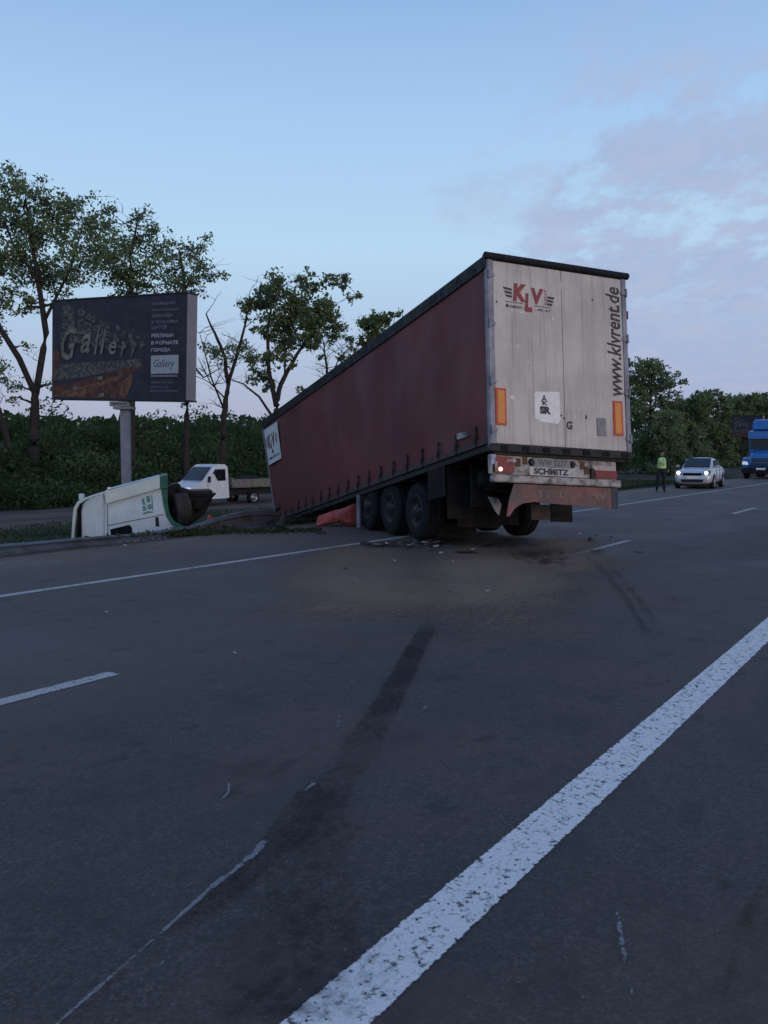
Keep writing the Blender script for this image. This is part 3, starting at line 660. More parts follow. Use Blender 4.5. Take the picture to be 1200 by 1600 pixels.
# door edge seal and horizontal joint ribs, hinge straps
for sx in (-1, 1):
    for z in (.20, .95, 1.85, 2.62):
        mb = MB(); mb.box((sx * 1.23 - .045, -.055, z - .035), (sx * 1.23 + .045, -.036, z + .035)); mb.tube([(sx * 1.262, -.06, z - .07), (sx * 1.262, -.06, z + .07)], .017, 8)
        mb.box((min(sx * 1.165, sx * 1.19), -.046, z - .022), (max(sx * 1.165, sx * 1.19), -.031, z + .022))
        mb.build('hinge', M['frame'], TR)
for z in (.62, 1.42, 2.2): 
    mb = MB(); mb.box((1.286, -.03, z), (1.31, .02, z + .13)); mb.build('door_retainer', M['black'], TR)
# amber warning boards
for x0, z0, x1, z1 in ((-1.188, .275, -1.0, .85), (.94, .24, 1.127, .81)):
    mb = MB(); mb.box((x0, -.044, z0), (x1, -.031, z1)); br = mb.build('warning_board', M['redborder'], TR, bevel=.006)
    mb = MB(); mb.box((x0 + .035, -.049, z0 + .035), (x1 - .035, -.0445, z1 - .035)); mb.build('amber_panel', M['orange'], br)
def sign(txt, rect, mat, name='lettering', y=-.0335, bold=.03, shear=0, rot=False, parent=TR):
    v_, f_ = text_poly(txt, rect, bold, shear, rot)
    o = flat_mesh(name, [(v.x, y, v.z) for v in v_], [f[::-1] for f in f_], mat, parent); return o
sign('www.klvrent.de', (.875, .89, 1.145, 2.70), M['ink'], bold=.018, shear=.18, rot=True)
sign('K', (-.845, 2.245, -.60, 2.535), M['redink'], bold=.06, shear=.1, parent=dl); sign('V', (-.52, 2.235, -.29, 2.50), M['redink'], bold=.06, shear=.1, parent=dl); sign('L', (-.635, 2.10, -.50, 2.40), M['redink'], bold=.06, shear=.1, y=-.0345, parent=dl)
sign('RENT', (-.275, 2.25, -.235, 2.50), M['redink'], bold=.02, rot=True, parent=dl)
mb = MB()
for k in range(3):
    mb = MB(); mb.prism([(-1.015 + k * .02, 2.455 - k * .058), (-.86, 2.44 - k * .056), (-.86, 2.405 - k * .056), (-1.0 + k * .02, 2.42 - k * .058)], (-.0345, -.031), 'y'); mb.build('logo_stripe', M['ink'], dl)
    mb = MB(); mb.prism([(-.22, 2.395 - k * .055), (-.145 + .05 - k * .02, 2.388 - k * .055), (-.155 + .05 - k * .02, 2.355 - k * .055), (-.23, 2.36 - k * .055)], (-.0345, -.031), 'y'); mb.build('logo_stripe', M['ink'], dl)
mb = MB(); mb.box((-.98, -.0335, 2.218), (-.67, -.031, 2.228)); mb.build('logo_line', M['ink'], dl)
mb = MB(); mb.box((-.47, -.0335, 2.206), (-.17, -.031, 2.216)); mb.build('logo_line', M['ink'], dl)
sign('0800 270 - 90 41', (-.90, 2.135, -.19, 2.175), M['ink'], bold=.02, parent=dl)
mb = MB(); mb.lathe([(-.004, .0), (-.004, .028), (.0, .028)], 12, Matrix.Translation((-.945, -.032, 2.16)) @ Matrix.Rotation(math.pi / 2, 4, 'Z')); mb.build('phone_symbol', M['ink'], dl)
# white sticker with letters
mb = MB(); mb.prism([(-.50, .42), (-.40, .375), (-.10, .36), (-.045, .42), (-.05, .86), (-.06, .872), (-.47, .845), (-.505, .80)], (-.0345, -.031), 'y'); stk = mb.build('sticker', M['sticker'], dl)
sign('A', (-.385, .69, -.275, .80), M['ink'], y=-.036, bold=.02, parent=stk); sign('K', (-.365, .64, -.265, .705), M['ink'], y=-.0365, bold=.05, parent=stk); sign('SR', (-.415, .50, -.215, .625), M['ink'], y=-.036, bold=.07, parent=stk)
sign('G', (.06, .285, .17, .42), M['ink'], y=-.034, bold=.05, parent=TR)
mb = MB(); mb.box((.625, -.042, .22), (.80, -.031, .51)); mb.build('grey_plate', M['greyplate'], dr, bevel=.006)
# scuffs and bolts
for x, z, rx, rz in ((-.78, 1.53, .022, .03), (-.60, 1.30, .02, .02), (-.70, 2.075, .06, .02), (-.85, 2.09, .035, .015), (-.055, 2.28, .016, .06), (-.13, 2.05, .018, .04), (1.10, 2.43, .02, .03), (-.90, .72, .05, .05), (.03, 2.6, .012, .10), (.30, .62, .05, .012), (.22, .50, .02, .05)):
    mb = MB(); a_ = [random.uniform(.5, 1.1) for _ in range(9)]
    mb.prism([(x + rx * a_[i] * math.cos(i * .698), z + rz * a_[i] * math.sin(i * .698)) for i in range(9)], (-.0338, -.031), 'y'); mb.build('scuff', M['scuff'], dl if x < .04 else dr)
for x, z in ((.43, .52), (.43, .49), (-.03, .50), (.02, .46), (.62, 2.44), (-1.13, 2.2)):
    mb = MB(); mb.box((x - .012, -.037, z - .014), (x + .012, -.031, z + .014)); mb.build('bolt', M['black'], dl if x < .04 else dr)
# thin vertical corrugation ribs of the doors
for k in (4,):
    x = -1.08 + k * .215
    if abs(x) < .06: continue
    mb = MB(); mb.box((x - .004, -.0322, .02), (x + .004, -.0300, TH - .12)); mb.build('panel_rib', M['door'], dl if x < .04 else dr)
# rear sill + light panel + bumper
mb = MB(); mb.box((-1.285, -.045, -.125), (1.275, .10, -.006)); mb.box((-1.20, .02, -.17), (1.2, .14, -.126)); mb.build('rear_sill', M['sill'], TR, bevel=.01)
for k in range(7):
    mb = MB(); x = -1.12 + k * .365; mb.box((x, -.062, -.105), (x + .13, -.046, -.03)); mb.build('rubber_buffer', M['rubber'], TR, bevel=.006)
lp_ = MB(); lp_.box((-1.26, .06, -.455), (1.035, .115, -.155)); LP = lp_.build('light_panel', M['dirtywhite'], TR, bevel=.008)
mb = MB(); mb.box((-1.245, -.02, -.585), (1.07, .10, -.475)); mb.build('rear_bumper', M['dirtywhite'], TR, bevel=.014)
for x0, z0, x1, z1, nm, mt in ((-.545, -.30, .225, -.168, 'number_plate', 'greyplate'),):
    mb = MB(); mb.box((-.50, .040, -.315), (.17, .058, -.185)); npl = mb.build('number_plate', M['greyplate'], LP)
sign('WW 2277', (-.42, -.295, .09, -.205), M['ink'], y=.038, bold=.0, parent=npl)
mb = MB(); mb.box((-.575, .046, -.452), (.255, .058, -.318)); wb = mb.build('maker_plate', pm('grimy_plate', (.46, .44, .42), .6, scale=9, color2=(.20, .18, .16), contrast=(.45, .7)), LP)
sign('SCHMITZ', (-.50, -.435, .13, -.335), M['ink'], y=.044, bold=.05, parent=wb)
for x in (-.535, .205):
    mb = MB(); mb.lathe([(-.03, 0), (-.03, .04), (.0, .055), (.01, .055)], 14, Matrix.Translation((x, .045, -.25)) @ Matrix.Rotation(math.pi / 2, 4, 'Z')); mb.build('plate_lamp', M['black'], LP)
for x, z in ((-.76, -.26), (-.64, -.22), (.40, -.25), (.47, -.33)):
    mb = MB(); mb.box((x - .05, .050, z - .07), (x + .035, .059, z + .06)); mb.build('rust_patch', M['rust'], LP)
for x in (-1.20, 1.0):
    pass
# lamps
mb = MB(); mb.box((-1.20, .02, -.44), (-.86, .058, -.19)); tl = mb.build('tail_light', M['redlens'], LP, bevel=.012); tag(tl, 'broken red tail light with a bright lit bulb')
mb = MB(); mb.box((-.99, .008, -.275), (-.83, .019, -.225)); mb.box((-1.195, .008, -.44), (-1.15, .019, -.28)); mb.build('lens_shard', M['dirtywhite'], tl)
mb = MB(); mb.prism([(-1.255, -.17), (-1.17, -.165), (-1.16, -.23), (-1.19, -.30), (-1.25, -.34)], (.02, .058), 'y'); mb.build('broken_lens', pm('blue_grey_plastic', (.42, .46, .62), .4, scale=14, color2=(.2, .2, .3)), tl)
mb = MB(); mb.lathe([(-.03, 0), (-.022, .022), (0, .034), (.01, .034)], 14, Matrix.Translation((-1.10, .005, -.39)) @ Matrix.Rotation(math.pi / 2, 4, 'Z')); mb.build('bulb', pm('lit_bulb', (.9, .6, .5), .3, emit=(1, .62, .50), estr=1.6), tl, True)
mb = MB(); mb.box((.60, .02, -.445), (1.03, .058, -.335)); tr_ = mb.build('tail_light', M['redlens'], LP, bevel=.012)
mb = MB(); mb.box((.56, .02, -.325), (1.0, .058, -.255)); mb.build('clear_lens', pm('pale_pink_lens', (.48, .36, .34), .4, scale=10), tr_)
mb = MB(); mb.box((.53, .012, -.46), (.59, .058, -.30)); mb.build('lamp_bracket', M['black'], tr_)
# long faded red spray flap, hanging askew
mb = MB(); mb.prism([(-.86, -.60), (.90, -.60), (.90, -.925), (-.20, -.885), (-.52, -.865), (-.72, -.90), (-.86, -.98), (-.95, -1.10), (-1.0, -1.10), (-.95, -.85)], (.03, .045), 'y'); SF = mb.build('spray_flap', M['flap'], TR)
mb = MB(); mb.box((.905, .028, -.925), (1.03, .047, -.60)); mb.build('flap_end', pm('dark_flap', (.05, .055, .075), .7, scale=6), TR)
sign('LATTRUCK  MV', (-.70, -.80, .80, -.68), M['faded'], y=.027, bold=.02, parent=SF)
for sx in (-1, 1):
    mb = MB(); mb.box((min(sx * .42, sx * .52), .10, -.62), (max(sx * .42, sx * .52), .30, -.12)); mb.build('bumper_bracket', M['dark'], TR)
# chassis
mb = MB()
for sx in (-1, 1):
    mb.prism([(.12, -.11), (9.5, -.11), (9.5, -.42), (8.3, -.50), (.12, -.50)], (min(sx * .55, sx * .67), max(sx * .55, sx * .67)), 'x')
mb.build('chassis_rail', M['dark'], TR)
mb = MB()
for k in range(14): mb.box((-1.14, .5 + k * .92, -.17), (1.14, .58 + k * .92, -.062))
mb.build('cross_member', M['dark'], TR)
# landing legs, pallet box, air tank
for sx in (-1, 1):
    mb = MB(); mb.box((sx * .95 - .06, 10.5, -.75), (sx * .95 + .06, 10.62, -.11)); mb.box((sx * .95 - .14, 10.45, -.78), (sx * .95 + .14, 10.7, -.75)); mb.build('landing_leg', M['dark'], TR)
mb = MB(); mb.tube([(-.95, .95, -.42), (-.1, .95, -.42)], .14, 14); mb.build('air_tank', M['dark'], TR, True)
mb = MB(); mb.box((-1.0, 1.15, -.85), (-.60, 1.22, -.14)); mb.tube([(-1.05, .6, -.62), (-.2, .7, -.64), (.5, .55, -.60)], .018, 6); mb.tube([(-1.02, .5, -.3), (-.9, .6, -.62), (-.5, .5, -.75), (.2, .7, -.7)], .012, 6); mb.build('rear_bracket', M['dark'], TR)
mb = MB(); mb.prism([(-.62, .72), (-.44, .70), (-.38, .60), (-.43, .42), (-.50, .50)], (0, .02), 'y', Matrix.Translation((-.22, .9, -1.42))); mb.build('torn_fender', M['dirtywhite'], TR)
# mudguards (big flat panels behind the left wheels) and flaps
TMI = TM.inverted()
for sx in (-1, 1):
    mb = MB(); mb.box((min(sx * .78, sx * 1.22), 1.62, -1.0), (max(sx * .78, sx * 1.22), 1.645, -.12)); mb.build('mud_flap', M['dark'], TR)
mb = MB(); mb.box((-1.265, 1.62, -.62), (-1.255, 2.32, -.105)); mb.build('side_panel', M['dark'], TR)
mb = MB(); mb.box((-1.245, 5.95, -.80), (-1.2, 6.05, -.105)); mb.build('side_panel', M['frame'], TR)
mb = MB(); mb.box((-.05, .9, -1.05), (.31, .925, -.80)); tag(mb.build('mud_flap', pm('grey_brown_flap', (.085, .065, .06), .8, scale=8), TR), 'small grey brown flap hanging over the right rear wheel')
for x0, x1, y_, z1 in ((-.72, .10, 2.25, -1.08), (.0, .62, 2.45, -1.0), (-.66, .60, 4.1, -1.0)):  # added dark sheets standing in for the deep shade between the wheels
    mb = MB(); mb.box((x0, y_, z1), (x1, y_ + .03, -.12)); mb.build('shade_panel', M['dark'], TR)
# wheels on the ground
def wheel_meshes(r, w_, rr):
    ty = MB().lathe([(-w_ / 2, rr), (-w_ / 2, r * .90), (-w_ / 2 + .03, r * .97), (-w_ * .3, r), (-w_ * .28, r - .012), (-w_ * .24, r - .012), (-w_ * .22, r), (-.015, r), (-.012, r - .012), (.012, r - .012), (.015, r), (w_ * .22, r), (w_ * .24, r - .012), (w_ * .28, r - .012), (w_ * .3, r), (w_ / 2 - .03, r * .97), (w_ / 2, r * .90), (w_ / 2, rr)], 32)
    ri = MB().lathe([(-w_ / 2, rr), (-w_ / 2 - .012, rr - .02), (-w_ / 2 + .04, rr - .05), (-w_ / 2 + .10, rr * .62), (-w_ / 2 + .02, rr * .42), (-w_ / 2 - .03, rr * .30), (-w_ / 2 - .04, 0)], 24)
    for k in range(8):
        a = k * math.pi / 4; ri.tube([(-w_ / 2 + .035, rr * .52 * math.cos(a), rr * .52 * math.sin(a)), (-w_ / 2 - .015, rr * .52 * math.cos(a), rr * .52 * math.sin(a))], .018, 6)
    return ty, ri
def add_wheel(parent, Mloc, r=.53, w_=.36, rr=.30, tyre=None, rim=None):
    ty, ri = wheel_meshes(r, w_, rr)
    h_ = bpy.data.objects.new('wheel', None); COL.objects.link(h_); h_.parent = parent; h_.matrix_local = Mloc
    ty.build('tyre', tyre or M['rubber'], h_, True); ri.build('rim', rim or M['rim'], h_, True); return h_
def copy_part(o, parent):
    c = o.copy(); COL.objects.link(c); c.parent = parent
    for ch in list(o.children):
        g = ch.copy(); COL.objects.link(g); g.parent = c; g.matrix_local = ch.matrix_local
    return c
Yw = Matrix.Rotation(tyaw, 4, 'Z')
ax_dir = Vector((math.cos(tyaw), math.sin(tyaw), 0)); fwd = Vector((-math.sin(tyaw), math.cos(tyaw), 0)); org = Vector((2.7874, 13.88405, 0))
W0 = None
for k, (yy, dz) in enumerate(((3.05, .03), (4.34, .02), (5.62, .01))):
    for sx in (-1, 1):
        p = org + ax_dir * (sx * 1.0 + .03) + fwd * yy + Vector((0, 0, .53 + dz))
        Mw = Matrix.Translation(p) @ Yw
        if sx > 0: Mw = Mw @ Matrix.Rotation(math.pi, 4, 'Z')
        if W0 is None: W0 = add_wheel(TR, TMI @ Mw); 
        else: cw = copy_part(W0, TR); cw.matrix_local = TMI @ Mw
    a_ = org + ax_dir * -.9 + fwd * yy + Vector((0, 0, .53)); b_ = org + ax_dir * .9 + fwd * yy + Vector((0, 0, .53))
    mb = MB(); mb.tube([TMI @ a_, TMI @ b_], .075, 10); mb.build('axle', M['dark'], TR)
    for sx in (-1, 1):
        mb = MB(); a_ = TMI @ (org + ax_dir * sx * .6 + fwd * yy + Vector((0, 0, .55))); mb.tube([a_, (a_.x, a_.y + .1, -.40)], .12, 10); mb.build('air_spring', M['black'], TR)
# white logo placard on the curtain front
pts_ = [(13.70, 2.76), (11.95, 2.66), (11.85, 1.62), (13.42, 1.60)]
def cx(y, z, off): 
    a = wp(-HW - off, y, z); return a
vs_ = [cx(y, z, .045) for y, z in ((13.30, 2.60), (11.90, 2.60), (11.90, 1.62), (13.30, 1.62))]
n_ = 10; V_ = []; F_ = []
for i in range(n_ + 1):
    y = 11.90 + 1.40 * i / n_; V_ += [cx(y, 1.60, .05), cx(y, 2.62, .05)]
F_ = [(2 * i, 2 * i + 1, 2 * i + 3, 2 * i + 2) for i in range(n_)]
PLC = flat_mesh('placard', V_, F_, M['sticker'], CURT); tag(PLC, 'white square placard with the red and black lettering')
def side_text(txt, rect, mat, bold=.05, off=.056, shear=.1):
    v_, f_ = text_poly(txt, (0, 0, 1, 1), bold, shear)
    y0, z0, y1, z1 = rect
    flat_mesh('lettering', [cx(y0 + (y1 - y0) * v.x, z0 + (z1 - z0) * v.z, off) for v in v_], f_, mat, PLC)
side_text('K', (13.05, 2.02, 12.75, 2.42), M['redink']); side_text('L', (12.77, 1.86, 12.60, 2.24), M['redink']); side_text('V', (12.62, 2.02, 12.32, 2.42), M['redink'])
[side_text('|', (a_, 2.08, a_ - .03, 2.36), M['ink']) for a_ in (13.22, 13.17, 13.12, 12.24, 12.18, 12.12)]; side_text('0800 270 90 41', (13.15, 1.72, 12.05, 1.79), M['ink'], .02)

# ------------------------------------------------------------------ overturned tractor cab in the ditch (outline measured on a plane 22 m away, then given 2.3 m of width)
CY = 21.6
CAB = empty('overturned_lorry_cab', 'white and green lorry cab overturned in the ditch, one wheel in the air', 'lorry cab', tuple(atY(190, 842, CY)))
co_ = Vector(CAB.location)
cdep = Vector((-.25, .97, 0)).normalized()
def cp(u, v): q_ = atY(u, v, CY) - co_; return (q_.x, q_.z)
def cprism(mb, pts, a, b_):
    Mx = Matrix(((1, cdep.x, 0, 0), (0, cdep.y, 0, 0), (0, 0, 1, 0), (0, 0, 0, 1)))
    P_ = [cp(*p) for p in pts]; return mb.prism(P_, (a, b_), 'y', Mx)
M['cabwhite'] = pm('cab_white', (.50, .60, .66), .4, scale=2.0, color2=(.42, .50, .55), streak=.2, streakcol=(.38, .42, .44))
M['cream'] = pm('cream_fairing', (.54, .62, .60), .45, scale=2.5, color2=(.46, .53, .51))
M['cabgreen'] = pm('cab_green', (.02, .125, .085), .45, scale=4, color2=(.015, .085, .06))
mb = MB(); cprism(mb, [(127, 870), (127, 800), (130, 786), (140, 780), (163, 771), (163, 870)], 0.01, 2.25); mb.build('cab_front', M['cabwhite'], CAB, bevel=.03)
mb = MB(); cprism(mb, [(163.4, 870), (163.4, 770), (249, 748), (253, 764), (256, 790), (260, 806), (268, 819), (280, 828), (280, 870)], 0, 2.3); mb.build('cab_side', M['cabwhite'], CAB, bevel=.02)
mb = MB(); cprism(mb, [(162.5, 768), (250, 744.5), (250, 763), (166, 787.5)], -.085, 2.36); mb.build('side_fairing', M['cream'], CAB, bevel=.012)
mb = MB(); cprism(mb, [(250.6, 744.3), (262, 742), (262, 762), (250.6, 764)], -.08, 2.35); mb.build('fairing_end', M['cabgreen'], CAB)
mb = MB(); cprism(mb, [(252.5, 765), (262, 763.5), (262, 785), (265, 803), (273, 815), (287, 822), (300, 824), (300, 829), (281, 829), (268.7, 820), (260.5, 806.5), (256.6, 790)], -.05, 2.3); mb.build('wheel_arch', M['cabgreen'], CAB)
# panel seam lines as shallow grooves
M['seam'] = pm('seam', (.12, .14, .15), .8)
for pts in ([(167, 789), (168.2, 789), (169.5, 842), (168, 842)], [(169, 820.4), (256, 803.3), (256, 804.6), (169, 821.8)]):
    mb = MB(); cprism(mb, pts, -.006, 0.0); mb.build('panel_seam', M['seam'], CAB)
mb = MB(); cprism(mb, [(172, 827), (202, 820), (206, 824), (207, 834), (173, 836)], -.012, 0.0); mb.build('side_window', M['glass'], CAB)
mb = MB(); cprism(mb, [(242.5, 808.5), (247.5, 807.5), (249, 822), (243.5, 823)], -.012, 0.0); mb.build('door_handle', M['black'], CAB)
mb = MB()
for pts in ([(221, 780), (225, 778), (226, 785), (229, 788), (223, 789)], [(228, 776), (233, 774), (235, 784), (230, 786)], [(222, 791), (227, 790), (230, 796), (224, 799)], [(230, 789), (236, 787), (238, 793), (233, 797), (231, 794)], [(223, 802), (229, 799), (240, 799), (239, 801), (230, 802), (224, 804)], [(236, 774), (238, 773.5), (239.5, 797), (238, 797)]):
    cprism(mb, pts, -.010, 0.0)
tag(mb.build('emblem', pm('emblem_green', (.10, .27, .24), .5), CAB), 'small green emblem on the side')
# curved pillar at the left, dark gap, broken mirror on top
mb = MB(); mb.tube([Vector((cp(*p)[0], -.08, cp(*p)[1])) for p in ((115, 866), (115.5, 840), (117.5, 812), (119.5, 794), (125, 785), (136, 779), (152, 773), (166, 768.5))], [.034, .038, .042, .045, .042, .034, .026, .018], 8)
mb.build('pillar', M['cream'], CAB, True)
mb = MB(); cprism(mb, [(120, 866), (121, 796), (127, 788), (128, 866)], .02, 2.2); mb.build('windscreen', M['glass'], CAB)
mb = MB(); mb.box((0, -.05, 0), (.11, .06, .15)); mb.box((.02, -.02, -.1), (.04, .02, 0)); m_ = mb.build('mirror', M['cabwhite'], CAB, bevel=.02); m_.location = (cp(124, 781)[0], 0, cp(124, 781)[1])
mb = MB(); mb.box((0, -.03, 0), (.08, .03, .055)); m_ = mb.build('roof_lamp', M['sticker'], CAB, bevel=.012); m_.location = (cp(166, 765)[0], .1, cp(166, 765)[1])
mb = MB(); mb.tube([Vector((cp(168, 766)[0], .1, cp(168, 766)[1])), Vector((cp(240, 748)[0], .3, cp(240, 748)[1] + .02))], .015, 6); mb.build('grab_rail', M['black'], CAB)
# wheel in the arch, dark chassis mass behind it
wc = atY(283, 796, CY + .45) - co_
add_wheel(CAB, Matrix.Translation(wc) @ Matrix.Rotation(R_(28), 4, 'Z') @ Matrix.Rotation(R_(-6), 4, 'Y'), .42, .36, .25, tyre=pm('dusty_tyre', (.05, .043, .038), .9, scale=9, color2=(.028, .026, .025)))
mb = MB(); cprism(mb, [(262, 764), (276, 757), (285, 760), (290, 830), (262, 812)], 1.15, 2.2); cprism(mb, [(298, 769), (336, 768), (334, 785), (322, 808), (300, 824), (296, 824)], .75, 1.9); cprism(mb, [(280, 762), (300, 768), (300, 774), (280, 772)], .8, 1.2); mb.build('chassis', M['black'], CAB, bevel=.03)
mb = MB()
for pts, a, b_ in (([(300, 772), (331, 774), (330, 778), (300, 777)], .6, .72), ([(306, 782), (324, 786), (318, 799), (304, 797)], .55, .72)): cprism(mb, pts, a, b_)
mb.tube([Vector((cp(300, 800)[0], .6, cp(300, 800)[1])), Vector((cp(330, 772)[0], .5, cp(330, 772)[1]))], .035, 8); mb.build('steering_rod', M['dark'], CAB)

# ------------------------------------------------------------------ flattened crash barrier
GR = empty('crash_barrier', 'flattened steel crash barrier lying along the ditch edge below the wrecked cab', 'crash barrier')
st_ = [(-150, 866, 887), (-80, 859, 879), (0, 852, 869), (65, 847, 861), (130, 841, 854), (200, 836, 846), (260, 829, 840), (300, 823, 838), (335, 812, 836), (365, 803, 834), (395, 797.5, 832), (425, 797, 829), (437, 800, 828)]
rings = []
for i, (u, a, b_) in enumerate(st_):
    g = unproj(u, (a + b_) / 2, 0); Yd = unproj(u, 868 - (868 - 838) * u / 250, 0).y
    lo = atY(u, b_, Yd); hi = atY(u, a, Yd); hi += Vector((-.10, .16, 0)); ring = []
    pr = [(0, 0), (.02, .06), (.22, .10), (.30, .02), (.42, .02), (.5, .0), (.58, .02), (.70, .02), (.78, .10), (.98, .06), (1, 0)]
    nv = Vector((.35, -.93, 0))
    for t_, o_ in pr: ring.append(lo.lerp(hi, t_) + nv * (o_ * .9))
    for t_, o_ in pr[::-1]: ring.append(lo.lerp(hi, t_) + nv * (o_ * .9 - .012))
    rings.append(ring)
R2 = []
for i in range(len(rings) - 1):
    for k in range(3): R2.append([a.lerp(b_, k / 3) for a, b_ in zip(rings[i], rings[i + 1])])
R2.append(rings[-1]); MB().loft(R2).build('rail_beam', M['guard'], GR)
for u in (20, 150, 268, 345, 436):
    g = unproj(u, 868 - 30 * u / 250, 0); mb = MB(); mb.box((-.05, -.03, -.5), (.05, .03, .02), Matrix.Translation(g + Vector((-.12, .30, 0))) @ Matrix.Rotation(R_(22), 4, 'X')); mb.build('post', M['guard'], GR)
mb = MB(); g = unproj(437, 829, 0); mb.tube([g + Vector((-.05, .2, -.35)), g + Vector((0, .1, .12)), g + Vector((.10, .1, .30))], [.09, .10, .05], 8); mb.tube([g + Vector((-.1, .3, .42)), g + Vector((-.02, .2, .5))], .05, 6); tag(mb.build('crushed_end', M['black'], GR), 'crushed dark end under the trailer nose')

# ------------------------------------------------------------------ white flatbed truck on the far track
def flatbed():
    g = atY(347, 788, 45.8); g.z = -1.0
    T_ = empty('flatbed_truck', 'small white dropside flatbed truck parked on the far track by the bushes', 'truck', tuple(g), 0)
    T_.rotation_euler = (0, 0, R_(-60 + 0))       # local -Y is the front
    T_.rotation_euler = (0, 0, math.atan2(-.67, .74)) # front direction (-Y) -> (-.67,-.74)
    hw = .97
    prof = [(-2.55, .45), (-2.62, .80), (-2.48, 1.02), (-1.85, 1.26), (-1.18, 1.98), (-.95, 2.10), (-.45, 2.10), (-.30, 1.98), (-.28, .42), (-.9, .40), (-1.3, .40)]
    mb = MB(); rings = []
    for x, ins in ((-hw, .05), (-hw + .06, 0), (-.4, -.02), (.4, -.02), (hw - .06, 0), (hw, .05)):
        rings.append([Vector((x * (1 - .10 * smoothstep(1.2, 2.1, z)), y + (ins + .0 if y < -1.5 else 0) , z - ins * .3)) for y, z in prof])
    mb.loft(rings); mb.build('cab', M['white'], T_, False)
    gl_ = M['glass']
    mb = MB(); mb.add([(-.80, -1.87 + .02, 1.30), (.80, -1.85, 1.30), (.72, -1.22, 1.94), (-.72, -1.22, 1.94), (-.80, -1.81, 1.28), (.80, -1.81, 1.28), (.72, -1.18, 1.92), (-.72, -1.18, 1.92)], [(0, 1, 2, 3), (4, 7, 6, 5), (0, 4, 5, 1), (3, 2, 6, 7), (0, 3, 7, 4), (1, 5, 6, 2)])
    for v in range(len(mb.v)): x, y, z = mb.v[v]; mb.v[v] = (x, y - .035, z + .03)
    mb.build('windscreen', gl_, T_)
    for sx in (-1, 1):
        mb = MB(); mb.prism([(-1.55, 1.28), (-1.10, 1.86), (-.48, 1.86), (-.46, 1.28)], (min(sx * .905, sx * .925), max(sx * .905, sx * .925)), 'x'); mb.build('side_window', gl_, T_)
        for v in range(1): pass
        mb = MB(); mb.box((sx * 1.08 - .07, -1.62, 1.22), (sx * 1.08 + .07, -1.55, 1.52)); mb.box((min(sx * .9, sx * 1.04), -1.6, 1.3), (max(sx * .9, sx * 1.04), -1.57, 1.33)); mb.build('mirror', M['black'], T_)
        mb = MB(); mb.box((sx * .70 - .16, -2.66, .80), (sx * .70 + .16, -2.52, .98)); mb.build('headlight', M['lamp_dim'], T_, bevel=.03)
        mb = MB(); mb.prism([(-1.60, .40), (-1.60, 1.24), (-1.585, 1.24), (-1.585, .40)], (min(sx * .965, sx * .974), max(sx * .965, sx * .974)), 'x'); mb.build('door_seam', M['seam'], T_)
        arch = [(-2.0 + .47 * math.cos(a), .36 + .47 * math.sin(a)) for a in [i * math.pi / 10 for i in range(11)]]
        mb = MB(); mb.prism(arch, (min(sx * .90, sx * .985), max(sx * .90, sx * .985)), 'x'); mb.build('wheel_arch', M['black'], T_)
    mb = MB(); mb.box((-.95, -2.68, .30), (.95, -2.50, .62)); mb.build('bumper', M['black'], T_, bevel=.04)
    mb = MB(); mb.box((-.45, -2.66, .74), (.45, -2.58, .92)); mb.build('grille', M['black'], T_)
    bedm = pm('weathered_bed_side', (.165, .16, .145), .8, scale=4, color2=(.11, .10, .09))
    for nm, lo, hi in (('side_board', (-1.05, -.15, .95), (-1.02, 3.25, 1.34)), ('side_board', (1.02, -.15, .95), (1.05, 3.25, 1.34)), ('tail_board', (-1.015, 3.22, .95), (1.015, 3.25, 1.32)), ('head_board', (-1.015, -.15, .95), (1.015, -.12, 1.45)), ('bed_floor', (-1.015, -.12, .90), (1.015, 3.22, .95))):
        mb = MB(); mb.box(lo, hi); mb.build(nm, bedm, T_)
    mb = MB(); mb.box((-.45, -.1, .50), (-.33, 3.1, .85)); mb.box((.33, -.1, .50), (.45, 3.1, .85)); mb.box((-.9, .6, .45), (-.5, 1.4, .85)); mb.build('chassis', M['black'], T_)
    wh = None
    for sx in (-1, 1):
        for y in (-2.0, 1.35):
            Mw = Matrix.Translation((sx * .85, y, .36)) @ (Matrix.Rotation(math.pi, 4, 'Z') if sx > 0 else Matrix.Identity(4))
            if wh is None: wh = add_wheel(T_, Mw, .36, .22, .21, rim=M['chrome'])
            else: cw = copy_part(wh, T_); cw.matrix_local = Mw
    # load: dark bundle and a pale bag are separate things
    ld = MB(); rg = []
    for i in range(9):
        y = 1.0 + i * .2; h = .30 * math.sin(math.pi * (i + .6) / 9.2) ** .5; rg.append([Vector((.75 * math.cos(a) + .04 * random.random(), y, 1.12 + h * (1.1 * math.sin(a) + .1) + .03 * random.random())) for a in [k * math.pi / 7 for k in range(8)]])
    ld.loft(rg); l_ = ld.build('load_bundle', M['dark'], None, True); l_.matrix_world = T_.matrix_basis; tag(l_, 'dark tarpaulin bundle lying on the flatbed of the small white truck', 'load')
    lb = MB(); rg = []
    for i in range(7):
        a_ = i / 6 * math.pi; rg.append([Vector((-.6 - .17 * math.cos(a_), .42 + .15 * math.sin(a_) * math.cos(b2), 1.30 + .13 * math.sin(a_) * math.sin(b2))) for b2 in [k * math.pi / 5 for k in range(10)]])
    lb.loft(rg); l_ = lb.build('white_bag', M['sticker'], None, True); l_.matrix_world = T_.matrix_basis; tag(l_, 'small pale bag behind the cab of the white flatbed truck', 'bag')
flatbed()

